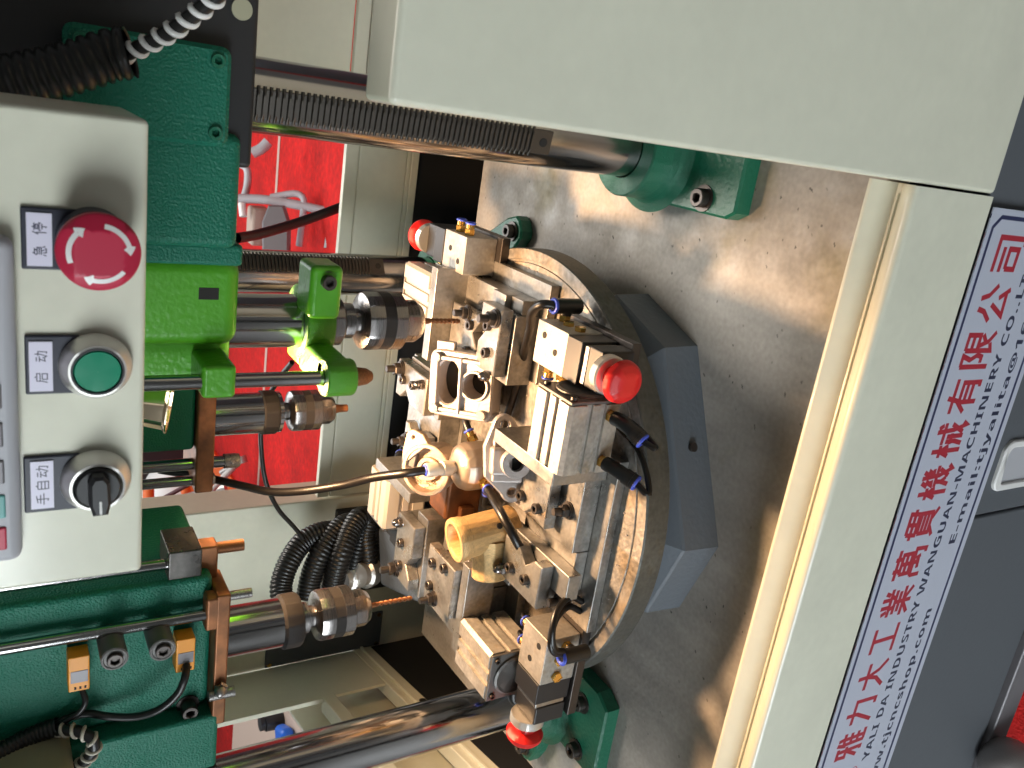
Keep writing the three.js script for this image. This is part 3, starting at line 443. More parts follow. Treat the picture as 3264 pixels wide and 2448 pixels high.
  if (!S.far) for (const z of [0.129, 0.15]) part(vt, 'brass_screw', along(G.fit.clone().scale(0.95, 0.6, 0.95), V(1, 0, 0)), M.fitting, [vx + 0.0224, 0.036, z]);
  // tubes from cylinder to valve
  if (S.k !== 'right') for (const [i, e, p] of [[0, ends[0], p1], [1, ends[1], p2]]) {
    const toW = (v) => v.clone().applyAxisAngle(V(0, 1, 0), S.a).add(cy.position), dirE = e.clone().add(V(i ? -0.004 : -0.008, -0.008, 0.012)); dirE.y = Math.max(dirE.y, 0.008);
    single('air_tube', tube([e, dirE, V((dirE.x + p.x) / 2, 0.0065 + i * 0.006, 0.236 - i * 0.012 - (S.far ? 0 : 0)), V(p.x - 0.02, 0.012 + i * 0.008, p.z + 0.03), p.clone().add(V(-0.012, -0.004, 0)), p].map(toW), 0.0032, 48, 8), M.tube, `${i ? 'inner' : 'outer'} thin black air tube of the clamp ${place}`, 'air tube', 'air tubes of the clamps');
  }
}

// swarf lying on the table top and the bed
{ const g = []; for (let i = 0; i < 420; i++) { const a = rnd() * 6.283, r = 0.05 + 0.19 * Math.sqrt(rnd()); g.push(new THREE.BoxGeometry(0.0007 + rnd() * 0.0022, 0.0005, 0.0006 + rnd() * 0.0011).rotateY(rnd() * 6).rotateX(rnd() - 0.5).translate(Math.cos(a) * r, 0.0958 + rnd() * 0.0006, Math.sin(a) * r)); }
  const m = single('metal_swarf', mg(g), M.castAlu, 'fine metal swarf scattered over the turntable top', 'swarf'); m.userData.kind = 'stuff'; }
// ================================================================ centre of the table
const mf = thing('air_manifold', 'bell shaped metal air swivel in the turntable centre with a white fitting on top', 'air swivel', [0.002, 0.095, 0.012]);
{
  part(mf, 'bell', lathe([[0.034, 0], [0.034, 0.012], [0.029, 0.016], [0.029, 0.066], [0.0285, 0.07], [0.026, 0.076], [0.019, 0.081], [0.009, 0.0835], [0.0001, 0.084]], 56), M.bell);
  const f = part(mf, 'hose_fitting', lathe([[0.0001, 0.083], [0.0068, 0.083], [0.0068, 0.088], [0.0092, 0.0885], [0.0092, 0.1], [0.0075, 0.101], [0.0075, 0.106], [0.0086, 0.107], [0.0086, 0.119], [0.0078, 0.121], [0.0045, 0.121]], 28), std({ color: lin(0.72, 0.66, 0.55), roughness: 0.35, metalness: 0.3 }));
  part(f, 'release_ring', G.ring, M.blue, [0, 0.1215, 0]);
}
const mfp = [straight(mf, [0.022, 0.05, -0.02], [0.75, 0.25, -0.6]), straight(mf, [-0.008, 0.058, 0.0272], [-0.2, 0.1, 1]), straight(mf, [-0.029, 0.03, -0.004], [-1, 0, 0])].map((v) => v.add(mf.position));
single('air_hose', tube([[0.002, 0.217, 0.012], [-0.002, 0.235, 0.006], [-0.022, 0.262, -0.03], [-0.045, 0.284, -0.064], [-0.066, 0.322, -0.1], [-0.08, 0.349, -0.133], [-0.087, 0.375, -0.172], [-0.089, 0.409, -0.207], [-0.092, 0.46, -0.25]], 0.0052, 90, 12), M.tube, 'thick black air hose rising from the centre fitting across the red opening', 'air hose');
single('air_hose', tube([mfp[1], mfp[1].clone().add(V(-0.001, 0.001, 0.008)), [-0.01, 0.162, 0.086], [-0.014, 0.165, 0.108], [-0.024, 0.162, 0.123], [-0.04, 0.153, 0.13], [-0.056, 0.14, 0.127], [-0.068, 0.124, 0.122]], 0.0052, 40, 12), M.tube, 'brown black hose from the swivel down past the brass tee', 'air hose');
single('air_hose', tube([[0.2245, 0.141, 0.1065], [0.224, 0.151, 0.1], [0.212, 0.151, 0.083], [0.19, 0.138, 0.064], [0.164, 0.128, 0.046], [0.126, 0.113, 0.02], [0.084, 0.104, 0.001], [0.045, 0.102, -0.012], [0.015, 0.104, -0.014]], 0.0048, 60, 12), M.tube, 'bent black hose lying on the table between valve block and bore casting', 'air hose');
single('air_hose', tube([mfp[0], mfp[0].clone().add(V(0.01, 0.0, -0.01)), [0.06, 0.125, -0.035], [0.088, 0.112, -0.05], [0.12, 0.105, -0.09]], 0.0046, 40, 12), M.rubber, 'short black hose from the swivel towards the back under the bore casting', 'air hose');
single('air_hose', tube([mfp[2], mfp[2].clone().add(V(-0.014, 0, 0)), [-0.06, 0.11, 0.02], [-0.09, 0.104, 0.034], [-0.12, 0.104, 0.04]], 0.0046, 40, 12), M.rubber, 'short black hose from the swivel to the left clamp', 'air hose');

for (const [i, dx] of [[0, 0], [1, 0.012]]) single('air_hose', tube([[-0.12 + dx * 0.3, 0.141, 0.2245], [-0.114 + dx * 0.3, 0.154, 0.2255], [-0.1 + dx, 0.16, 0.224], [-0.082 + dx, 0.15, 0.214], [-0.078 + dx, 0.128, 0.204], [-0.09 + dx, 0.108, 0.2]], 0.0036, 40, 10), M.tube, ['black hose bending from the left valve elbow towards the front clamp, outer one', 'black hose bending from the left valve elbow towards the front clamp, inner one'][i], 'air hose');
// oval flange casting leaning in front of the swivel
const fl = thing('flange_casting', 'pale cast flange with two ears and a round port leaning on the air swivel', 'casting', [0.042, 0.155, 0.082]);
{
  const h = new THREE.Group(); const s = new THREE.Shape(); s.absarc(0.031, 0.004, 0.0105, -1.25, 1.35, false); s.lineTo(0.012, 0.022); s.lineTo(-0.016, 0.02); s.absarc(-0.0285, -0.006, 0.0105, 1.9, 4.5, false); s.lineTo(-0.012, -0.022); s.lineTo(0.014, -0.021); s.closePath();
  s.holes.push(circ(0.0315, 0.004, 0.0043)); s.holes.push(circ(-0.0295, -0.006, 0.0043));
  const q = new THREE.Quaternion().setFromUnitVectors(V(0, 0, 1), V(0.25, 0.36, 0.9).normalize()), put = (g) => g.scale(1.22, 1.22, 1.15).applyQuaternion(q);
  part(fl, 'plate', put(ex(s, 0.009, 0.0012, 14)), M.castAlu);
  part(fl, 'boss', put(box(-0.0125, 0.0125, -0.0165, 0.0165, 0.006, 0.0225, 0.003)), M.castAlu);
  part(fl, 'rib', put(mg([box(-0.0132, 0.0132, -0.0015, 0.0015, 0.008, 0.0265, 0.001), box(-0.02, -0.012, -0.014, 0.014, 0.006, 0.014, 0.002), box(0.012, 0.02, -0.014, 0.014, 0.006, 0.014, 0.002)])), M.castAlu);
  part(fl, 'port', put(lathe([[0.0065, 0.02], [0.0065, 0.034], [0.0125, 0.034], [0.013, 0.033], [0.013, 0.018]], 36).rotateX(Math.PI / 2).translate(0, -0.004, 0)), M.castAlu);
  part(fl, 'bore', put(cyl(0.0066, 0.002, 24).rotateX(Math.PI / 2).translate(0, -0.004, 0.024)), M.hole);
}
// brass tee
const tee = thing('brass_tee', 'rough brass pipe tee standing open end up left of the centre', 'pipe tee', [-0.046, 0.128, 0.079]);
{
  const ax = V(-0.012, 0.078, -0.004), q = new THREE.Quaternion().setFromUnitVectors(V(0, 1, 0), ax.clone().normalize());
  part(tee, 'tube', lathe([[0.0225, 0.0], [0.0242, 0.003], [0.0238, 0.02], [0.0238, 0.06], [0.0252, 0.066], [0.0256, 0.0735], [0.0246, 0.076], [0.0195, 0.076], [0.0183, 0.074], [0.0183, 0.004]], 56).applyQuaternion(q), M.brass);
  part(tee, 'branch', rotX(lathe([[0.023, 0.006], [0.0208, 0.016], [0.0198, 0.024], [0.0205, 0.05], [0.0192, 0.052], [0.0145, 0.052], [0.0145, 0.01]], 44), 0).applyQuaternion(new THREE.Quaternion().setFromUnitVectors(V(0, 1, 0), V(-0.97, 0.0, 0.24).normalize())).translate(-0.006, 0.031, 0.001), M.brass);
  part(tee, 'pin_hole', cyl(0.0036, 0.0014, 18).applyQuaternion(new THREE.Quaternion().setFromUnitVectors(V(0, 1, 0), V(0.7, 0.0, 0.72).normalize())).translate(0.0115, 0.03, 0.0165), M.hole);
}
// round cover casting with an ear
const cover = thing('cover_casting', 'round copper toned cover casting with a pierced ear, chips in its bowl', 'casting', [-0.022, 0.172, -0.045]);
{
  const q = new THREE.Quaternion().setFromUnitVectors(V(0, 1, 0), V(0.14, 0.8, 0.58).normalize()), put = (g) => g.applyQuaternion(q);
  part(cover, 'bowl', put(lathe([[0.024, -0.022], [0.0285, -0.014], [0.0315, 0.01], [0.0322, 0.0285], [0.0312, 0.0295], [0.0275, 0.0295], [0.0268, 0.0275], [0.026, 0.0175], [0.0145, 0.0165], [0.0145, 0.022], [0.0138, 0.0228], [0.0098, 0.0228], [0.0092, 0.022], [0.0092, 0.0]], 56)), M.bowl);
  part(cover, 'bowl_bore', put(cyl(0.0093, 0.002, 28).translate(0, 0.003, 0)), M.hole);
  const s = new THREE.Shape(); s.moveTo(-0.004, 0.0315); s.lineTo(0.0315, 0.004); s.lineTo(0.041, 0.014); s.absarc(0.0335, 0.0265, 0.0095, -0.3, 1.5, false); s.lineTo(0.012, 0.036); s.closePath(); s.holes.push(circ(0.034, 0.026, 0.0021));
  part(cover, 'ear', put(ex(s, 0.0095, 0.001, 12).rotateX(-Math.PI / 2).translate(0, 0.0185, 0)), M.bowl);
  part(cover, 'slot_block', put(box(-0.004, 0.013, 0.017, 0.0255, -0.0265, -0.0175, 0.001)), M.cap);
  part(cover, 'body', mg([box(-0.07, -0.012, -0.062, -0.012, -0.03, 0.018, 0.005), box(-0.074, -0.05, -0.05, -0.03, 0.012, 0.026, 0.002)]), M.bronze);
  const chips = []; for (let i = 0; i < 70; i++) { const a = 2.4 + rnd() * 1.7, r = 0.015 + rnd() * 0.01; chips.push(new THREE.BoxGeometry(0.0008 + rnd() * 0.0016, 0.0005, 0.0005 + rnd() * 0.001).rotateY(rnd() * 6).rotateX(rnd() * 2).translate(Math.cos(a) * r, 0.0178 + rnd() * 0.001, Math.sin(a) * r)); }
  const ch = part(cover, 'metal_chips', put(mg(chips)), M.bowl); ch.userData.kind = 'stuff';
}
// square casting with two bores
const bc = thing('bore_casting', 'grey square throttle casting with two large bores, lying tilted right of the centre', 'casting', [0.092, 0.166, -0.022]);
{
  const zt = V(0.06, 0.8, 0.6).normalize(), xt = V(0.98, -0.02, -0.14).addScaledVector(zt, -V(0.98, -0.02, -0.14).dot(zt)).normalize(), yt = zt.clone().cross(xt), mt = new THREE.Matrix4().makeBasis(xt, yt, zt), put = (g) => g.applyMatrix4(mt);
  const s = new THREE.Shape(), a = 0.0405, b = 0.0415, r = 0.014; s.moveTo(-a + r, -b); s.lineTo(a - r, -b); s.quadraticCurveTo(a, -b, a, -b + r); s.lineTo(a, b - r); s.quadraticCurveTo(a, b, a - r, b); s.lineTo(-a + r, b); s.quadraticCurveTo(-a, b, -a, b - r); s.lineTo(-a, -b + r); s.quadraticCurveTo(-a, -b, -a + r, -b);
  const h1 = new THREE.Path(); h1.absellipse(0.002, 0.0165, 0.027, 0.0155, 0, Math.PI * 2, false); s.holes.push(h1); s.holes.push(circ(0.002, -0.0185, 0.0152));
  part(bc, 'body', put(ex(s, 0.03, 0.002, 16).translate(0, 0, -0.03)), M.castAlu);
  part(bc, 'back_plate', put(box(-0.036, 0.036, -0.036, 0.036, -0.036, -0.0302, 0.002)), M.hole);
  const rim = new THREE.Shape(); rim.absarc(0.002, -0.0185, 0.0185, 0, Math.PI * 2, false); rim.holes.push(circ(0.002, -0.0185, 0.0153));
  part(bc, 'bore_rim', put(ex(rim, 0.003, 0.0006, 20)), M.castAlu);
  part(bc, 'rib', put(mg([box(-0.034, 0.034, -0.0028, 0.0006, -0.004, 0.0065, 0.0012), box(-0.034, -0.029, -0.03, 0.03, -0.004, 0.005, 0.0015), box(0.0285, 0.0335, -0.03, 0.03, -0.004, 0.005, 0.0015), box(-0.03, 0.03, 0.0285, 0.033, -0.004, 0.0055, 0.0015)])), M.castAlu);
  for (const [x, y] of [[-0.031, 0.031], [0.031, 0.031], [-0.031, -0.031]]) part(bc, 'lug', put(lathe([[0.0062, -0.004], [0.0056, 0.007], [0.003, 0.008], [0.0001, 0.008]], 20).rotateX(Math.PI / 2).translate(x, y, 0)), M.castAlu);
  for (const a of [box(0.03, 0.05, 0.012, 0.036, -0.012, -0.004, 0.002), box(-0.042, -0.03, -0.046, -0.03, -0.02, -0.006, 0.002)]) part(bc, 'bracket_arm', put(a), M.castAlu);
}
single('support_wedge', (() => { const s = shp([[-0.03, 0], [0.03, 0], [0.03, 0.024], [-0.03, 0.04]]); return ex(s, 0.05, 0.002).translate(0.09, 0.0955, -0.085); })(), M.blockSteel, 'steel wedge under the back of the bore casting', 'wedge');

// ================================================================ drill heads
const chuckG = lathe([[0.0001, 0], [0.010, 0], [0.010, 0.006], [0.0155, 0.0065], [0.0165, 0.01], [0.0165, 0.014], [0.012, 0.0145]].map(([r, y]) => [r, -y]).reverse(), 40);
function chuck(parent, x, y, z, sc, drill) {                    // y is the top of the neck, everything hangs down
  const L = (p, s = 44) => lathe(p.map(([r, h]) => [r * sc, -h * sc]).reverse(), s), g = part(parent, 'chuck', L([[0.0001, 0], [0.0155, 0], [0.0165, 0.003], [0.0165, 0.009], [0.0118, 0.0095], [0.0118, 0.016], [0.019, 0.0165], [0.0262, 0.0195], [0.0275, 0.0225], [0.0275, 0.034]]), M.chuck, [0, 0, 0]);
  const P = rootPos(parent); g.position.set(x - P.x, y - P.y, z - P.z);
  part(g, 'grip_band', L([[0.0275, 0.034], [0.0272, 0.0342], [0.0272, 0.045], [0.0275, 0.0452]]), M.chuckDark);
  part(g, 'sleeve', L([[0.0275, 0.0452], [0.0275, 0.0565], [0.0258, 0.0578], [0.0205, 0.058], [0.0205, 0.0725], [0.0165, 0.0785], [0.0062, 0.0795]]), M.chuck);
  if (drill > 0) { // twist drill: two helical lips round a core
    const n = 60, gs = [cyl(0.0021, drill, 10).translate(0, -0.0785 * sc - drill / 2, 0)];
    for (const ph of [0, Math.PI]) { const q = []; for (let i = 0; i <= n; i++) q.push(V(Math.cos(ph + i * 0.42) * 0.0018, -0.0785 * sc - 0.008 - (drill - 0.01) * i / n, Math.sin(ph + i * 0.42) * 0.0018)); gs.push(new THREE.TubeGeometry(new THREE.CatmullRomCurve3(q), 120, 0.0013, 6)); }
    part(g, 'drill_bit', mg([...gs, cyl(0.0033, 0.012, 14).translate(0, -0.0785 * sc - 0.005, 0)]), M.bronze);
  } else part(g, 'centre_drill', L([[0.0075, 0.079], [0.0055, 0.089], [0.0052, 0.1], [0.0001, 0.101]], 20), M.bronze);
  return g;
}
// right head
const hr = thing('drill_head', 'right drill head with bright green spindle housing and dark green body on the racked column', 'drill head', [0.183, 0.187, 0.02]);
{
  pw(hr, 'column_clamp', box(0.335, 0.52, 0.462, 0.76, 0.01, 0.128, 0.004), M.black);
  pw(hr, 'body', mg([box(0.2725, 0.36, 0.4715, 0.76, -0.06, 0.137, 0.008), box(0.2555, 0.2735, 0.4625, 0.76, -0.05, 0.12, 0.004)]), M.green);
  const cp = pw(hr, 'cover_plate', ex((() => { const s = new THREE.Shape(), x0 = 0.35, x1 = 0.42, y0 = 0.484, y1 = 0.592, r = 0.008; s.moveTo(x0 + r, y0); s.lineTo(x1 - r, y0); s.quadraticCurveTo(x1, y0, x1, y0 + r); s.lineTo(x1, y1 - r); s.quadraticCurveTo(x1, y1, x1 - r, y1); s.lineTo(x0 + r, y1); s.quadraticCurveTo(x0, y1, x0, y1 - r); s.lineTo(x0, y0 + r); s.quadraticCurveTo(x0, y0, x0 + r, y0); return s; })(), 0.014, 0.003).translate(0, 0, 0.131), M.green);
  for (const [x, y] of [[0.36, 0.494], [0.41, 0.494], [0.36, 0.582], [0.41, 0.582]]) pp(cp, 'socket_screw', G.screw, M.greenCast, [x, y, 0.1435], [Math.PI / 2, 0, 0]);
  pw(hr, 'edge_plug', cyl(0.0075, 0.002, 24).rotateX(Math.PI / 2).translate(0.448, 0.475, 0.129), std({ color: lin(0.35, 0.34, 0.24), roughness: 0.6 }));
  const hs = pw(hr, 'spindle_housing', mg([box(0.129, 0.253, 0.452, 0.76, -0.05, 0.064, 0.02), box(0.176, 0.2547, 0.4535, 0.76, -0.04, 0.085, 0.014)]), M.lime);
  pw(hs, 'sight_hole', box(0.219, 0.2295, 0.4725, 0.489, 0.0835, 0.0853, 0.0004), M.hole);
  pw(hs, 'rod_lug', box(0.139, 0.1685, 0.461, 0.489, 0.05, 0.112, 0.004), M.lime);
  pw(hr, 'quill', cyl(0.0262, 0.12, 48).translate(0.183, 0.412, 0.02), M.shaft);
  const clamp = pw(hr, 'quill_clamp', mg([lathe([[0.0266, 0], [0.0355, 0], [0.0365, 0.0015], [0.0365, 0.0265], [0.0355, 0.028], [0.0266, 0.028]], 44).translate(0.183, 0.3545, 0.02), box(0.136, 0.169, 0.355, 0.3815, 0.03, 0.104, 0.006), box(0.198, 0.249, 0.3575, 0.3885, 0.03, 0.072, 0.006), box(0.139, 0.17, 0.356, 0.381, -0.01, 0.03, 0.004)]), M.lime);
  pw(clamp, 'rod_eye', lathe([[0.0075, 0], [0.0165, 0], [0.0175, 0.002], [0.0175, 0.0265], [0.0165, 0.028], [0.0075, 0.028]], 36).translate(0.152, 0.3535, 0.103), M.lime);
  pp(clamp, 'clamp_screw', G.bigScrew.clone().scale(0.72, 0.8, 0.72), M.bolt, [0.2345, 0.373, 0.0712], [Math.PI / 2, 0, 0]);
  pw(hr, 'guide_rod', rod([0.152, 0.355, 0.103], [0.152, 0.72, 0.103], 0.0066, 24), M.shaft);
  pw(hr, 'acorn_nut', lathe([[0.0001, 0.3325], [0.0045, 0.334], [0.0078, 0.3395], [0.0088, 0.3465], [0.0088, 0.3532], [0.0001, 0.3534]], 24).translate(0.152, 0, 0.103), M.bronze);
  pw(hr, 'quill_nose', lathe([[0.0001, 0.337], [0.019, 0.337], [0.0248, 0.341], [0.0248, 0.354]], 40).translate(0.183, 0, 0.02), M.chuck);
  chuck(hr, 0.183, 0.3372, 0.02, 1.09, 0.05);
}
// rear head
const rh = thing('drill_head', 'small rear drill head with green body and bronze stop plate behind the red opening', 'drill head', [-0.007, 0.2, -0.217]);
{
  pw(rh, 'body', box(-0.042, 0.06, 0.43, 0.76, -0.36, -0.19, 0.006), M.green);
  pw(rh, 'stop_plate', box(-0.098, 0.05, 0.4075, 0.4295, -0.262, -0.183, 0.003), M.bronze);
  pw(rh, 'quill', cyl(0.0268, 0.09, 44).translate(-0.007, 0.3655, -0.217), M.shaft);
  pw(rh, 'quill_ring', lathe([[0.0001, 0.325], [0.0268, 0.325], [0.0288, 0.328], [0.0288, 0.344], [0.027, 0.346]], 44).translate(-0.007, 0, -0.217), M.chuckDark);
  chuck(rh, -0.007, 0.3248, -0.217, 0.98, 0);
  for (const [x, r, b] of [[-0.064, 0.0075, 0.372], [-0.087, 0.0065, 0.402]]) { const k = pw(rh, 'guide_rod', rod([x, b + 0.02, -0.2], [x, 0.8, -0.2], r, 24), M.shaft); pw(k, 'rod_nut', lathe([[0.0001, b], [r + 0.001, b + 0.001], [r + 0.002, b + 0.006], [r + 0.002, b + 0.02]], 24).translate(x, 0, -0.2), M.steel); }
}
// left head
const lh = thing('drill_head', 'left green drill head with bronze stop plate, two guide rods and dark bosses', 'drill head', [-0.163, 0.19, 0.02]);
{
  pw(lh, 'body', mg([box(-0.196, -0.05, 0.4665, 0.76, -0.07, 0.086, 0.006)]), M.green);
  pw(lh, 'side_block', mg([box(-0.262, -0.1965, 0.4595, 0.76, -0.05, 0.105, 0.005)]), M.green);
  pw(lh, 'column_clamp', mg([box(-0.4, -0.2635, 0.4615, 0.76, -0.03, 0.1035, 0.006)]), M.green);
  const spl = pw(lh, 'stop_plate', mg([box(-0.21, -0.062, 0.4535, 0.4665, 0.055, 0.104, 0.002), box(-0.068, -0.028, 0.459, 0.476, 0.05, 0.07, 0.002), box(-0.1, -0.064, 0.4535, 0.476, 0.0862, 0.1035, 0.003)]), M.bronze);
  const r1 = pw(lh, 'guide_rod', rod([-0.084, 0.46, 0.097], [-0.084, 0.66, 0.097], 0.0055, 20), M.shaft), r2 = pw(lh, 'guide_rod', rod([-0.04, 0.506, 0.07], [-0.04, 0.7, 0.07], 0.0055, 20), M.shaft);
  pw(lh, 'rod_stub', mg([rod([-0.07, 0.432, 0.094], [-0.07, 0.455, 0.094], 0.0046, 18)]), M.steel); pw(lh, 'rod_stub', rod([-0.036, 0.433, 0.06], [-0.036, 0.46, 0.06], 0.0058, 18), M.bronze);
  pw(lh, 'rod_carrier', box(-0.078, -0.022, 0.4765, 0.5065, 0.035, 0.082, 0.0015), M.darkSteel);
  for (const y of [0.5565, 0.517]) { const b = pw(lh, 'stop_boss', mg([cyl(0.0112, 0.052, 32).rotateX(Math.PI / 2).translate(-0.0955, y, 0.098)]), M.cap); pp(b, 'boss_screw', G.screw.clone().scale(1.35, 1, 1.35), M.bolt, [-0.0955, y, 0.1228], [Math.PI / 2, 0, 0]); pw(b, 'rim', new THREE.TorusGeometry(0.0098, 0.0012, 8, 28).translate(-0.0955, y, 0.1237), M.cap); }
  pw(lh, 'clamp_pin', rod([-0.17, 0.447, 0.108], [-0.17, 0.4715, 0.108], 0.0052, 20), M.steel); pp(lh, 'wing_nut', G.domeNut, M.steel, [-0.164, 0.459, 0.106], [1.2, 0, 0]);
  pp(lh, 'socket_bolt', G.bigScrew.clone().scale(0.8, 1.5, 0.8), M.bolt, [-0.192, 0.486, 0.0862], [Math.PI / 2, 0, 0]);
  pw(lh, 'joint_line', box(-0.2615, -0.2608, 0.4593, 0.8, 0.06, 0.1053, 0.0002), M.hole);
  pw(lh, 'quill', cyl(0.0268, 0.075, 48).translate(-0.163, 0.4155, 0.02), M.shaft);
  pw(lh, 'quill_ring', lathe([[0.0001, 0.357], [0.0285, 0.357], [0.0302, 0.36], [0.0302, 0.376], [0.0268, 0.379]], 44).translate(-0.163, 0, 0.02), M.chuckDark);
  chuck(lh, -0.163, 0.3568, 0.02, 1.04, 0.058);
}
// yellow proximity sensors and their cables
function sensor(x, y, z, label) {
  const t = thing('proximity_sensor', label, 'sensor', [x, y, z], 0, 'yellow sensors on the left head');
  part(t, 'housing', box(-0.018, 0.018, -0.0085, 0.0085, -0.008, 0.01, 0.0012), M.yellow);
  part(t, 'label', box(-0.0085, 0.0035, -0.0072, 0.0066, 0.0098, 0.0104, 0.0002), M.plate);
  for (const q of [-0.005, -0.001, 0.003]) part(t, 'indicator', box(-0.0155, -0.013, q - 0.0008, q + 0.0009, 0.0098, 0.0106, 0.0002), M.hole);
  return t;
}
sensor(-0.1175, 0.583, 0.096, 'orange yellow proximity sensor higher up on the left green head, further from the drill'); sensor(-0.1195, 0.4935, 0.096, 'bright yellow proximity sensor near the lower edge of the left green head');
const dz = (x, y, d) => at(x * 0.3689, 1836 + y * 0.3689, d);
single('sensor_cable', tube([dz(1610, 770, 0.8), dz(1600, 870, 0.79), dz(1540, 1010, 0.79), dz(1380, 1150, 0.79), dz(1180, 1215, 0.79), dz(950, 1215, 0.785), dz(740, 1190, 0.78), dz(560, 1240, 0.77), dz(420, 1320, 0.765)], 0.0036, 60, 10), M.rubber, 'black sensor cable curving from the lower yellow sensor', 'cable');
single('sensor_cable', tube([dz(690, 940, 0.765), dz(715, 1000, 0.765), dz(740, 1080, 0.765), dz(700, 1160, 0.765), dz(600, 1235, 0.765), dz(460, 1300, 0.765)], 0.0026, 40, 10), M.rubber, 'thin black cable from the upper yellow sensor', 'cable');
{
  const w = thing('wrapped_cable', 'black cable loop wound with pale spiral wrap beside the sensors', 'cable', [0, 0, 0]), p = [dz(470, 1330, 0.77), dz(560, 1330, 0.762), dz(700, 1350, 0.76), dz(800, 1410, 0.76), dz(815, 1480, 0.762), dz(770, 1560, 0.765), dz(680, 1640, 0.77), dz(560, 1740, 0.78)];
  part(w, 'cable', tube(p, 0.0052, 60, 12), M.rubber); part(w, 'spiral_wrap', helix(p, 0.0052, 11, 0.0017), std({ color: lin(0.45, 0.42, 0.34), roughness: 0.5 }));
  const c2 = single('conduit', ribbed([dz(500, 1300, 0.765), dz(300, 1370, 0.76), dz(120, 1460, 0.75), dz(-150, 1600, 0.73)], 0.0085, 0.004, 0.0014), M.rubber, 'dark corrugated conduit running out left above the pale cover', 'conduit');
  single('motor_cover', metric(new RoundedBoxGeometry(0.075, 0.11, 0.08, 4, 0.014)).applyMatrix4(new THREE.Matrix4().makeTranslation(...dz(20, 1880, 0.745).toArray())), std({ color: lin(0.24, 0.22, 0.14), roughness: 0.6, bumpMap: peelBump, bumpScale: 0.0003 }), 'pale olive rounded cover at the lower left edge of the picture', 'cover');
}
// striped cable and conduit at the right head
{
  const a0 = (x, y, d) => at(x * 0.3689, y * 0.3689, d), p = [a0(1080, 470, 0.52), a0(1250, 390, 0.515), a0(1480, 270, 0.505), a0(1700, 110, 0.495), a0(1900, -60, 0.485), a0(2000, -160, 0.48)];
  const w = thing('wrapped_cable', 'dark cable wound with white spiral wrap crossing the green cover plate', 'cable', [0, 0, 0]);
  part(w, 'cable', tube(p, 0.0046, 60, 12), M.rubber); part(w, 'spiral_wrap', helix(p, 0.0044, 8.5, 0.0021), M.white);
  single('conduit', ribbed([a0(-200, 760, 0.5), a0(100, 700, 0.505), a0(400, 640, 0.51), a0(700, 560, 0.515), a0(950, 480, 0.52), a0(1130, 455, 0.522)], 0.0158, 0.0062, 0.0026, 18), M.rubber, 'fat dark corrugated conduit beside the control box on the right', 'conduit');
}

// ================================================================ work lamp
const lamp = thing('work_lamp', 'small golden work lamp shade half hidden behind the control box', 'lamp', [LAMP.x, LAMP.y, LAMP.z]);
{
  const dir = LAMP_AIM.clone().sub(LAMP).normalize(), q = new THREE.Quaternion().setFromUnitVectors(V(0, -1, 0), dir);
  part(lamp, 'shade', lathe([[0.009, 0.036], [0.0155, 0.03], [0.0215, 0.012], [0.0235, -0.01], [0.0275, -0.0135], [0.0275, -0.015], [0.0245, -0.0145], [0.0225, 0.012], [0.0165, 0.031], [0.01, 0.038], [0.0001, 0.038]], 40).applyQuaternion(q), M.goldShade);
  const b = part(lamp, 'bulb', new THREE.SphereGeometry(0.009, 20, 14), lampGlow(0xffd2a0, 3)); b.castShadow = false;
  part(lamp, 'neck', tube([V(0, 0.036, 0).applyQuaternion(q), [0.004, 0.07, -0.012], [0.03, 0.12, -0.03], [0.04, 0.3, -0.03]], 0.006, 30, 12), M.bolt);
  const L = new THREE.SpotLight(0xffcc98, 2.9, 0, 1.28, 0.45, 2); L.name = 'lamp_light'; L.position.copy(LAMP).addScaledVector(dir, 0.016); L.target.position.copy(LAMP_AIM); L.shadow.radius = 1.9; L.castShadow = true; scene.add(L, L.target);
}

// ================================================================ behind the table
const rb = thing('rear_beam', 'cream rear beam with a seam along its top below the red opening', 'beam', [0, 0.02, -0.54]);
pw(rb, 'panel', box(-0.3, 0.7, 0.04, 0.1225, -0.56, -0.521, 0.002), M.cream); pw(rb, 'top_rail', box(-0.3, 0.7, 0.1245, 0.146, -0.533, -0.52, 0.002), M.cream); pw(rb, 'lower_rail', box(-0.3, 0.7, 0.0335, 0.0395, -0.56, -0.519, 0.001), M.cream); pw(rb, 'bottom_lip', box(-0.3, 0.7, 0.0195, 0.033, -0.56, -0.5165, 0.002), M.cream);
single('rear_post', box(0.335, 1.0, 0.1462, 0.46, -0.6, -0.53, 0.004), M.cream, 'cream rear post at the right of the red opening, behind the racked column', 'post');
const lp = thing('rear_cabinet', 'cream cabinet at the rear left with a dark grey screwed cover', 'cabinet', [-0.48, -0.15, -0.55]);
pw(lp, 'panel', box(-0.70, -0.305, -0.17, 0.72, -0.6, -0.52, 0.003), M.cream);
{ const cv = pw(lp, 'cover_plate', box(-0.6445, -0.5665, -0.0095, 0.221, -0.5205, -0.516, 0.001), M.grey, 'dark blue grey cover plate with brass screws'); for (const [x, y] of [[-0.639, 0.213], [-0.639, -0.001], [-0.572, -0.001], [-0.572, 0.213]]) pp(cv, 'brass_screw', cyl(0.004, 0.002, 16).rotateX(Math.PI / 2), M.fitting, [x, y, -0.5155]);
  pw(lp, 'cable_box', box(-0.505, -0.325, -0.14, 0.11, -0.519, -0.507, 0.003), M.dark, 'black cable entry box'); }
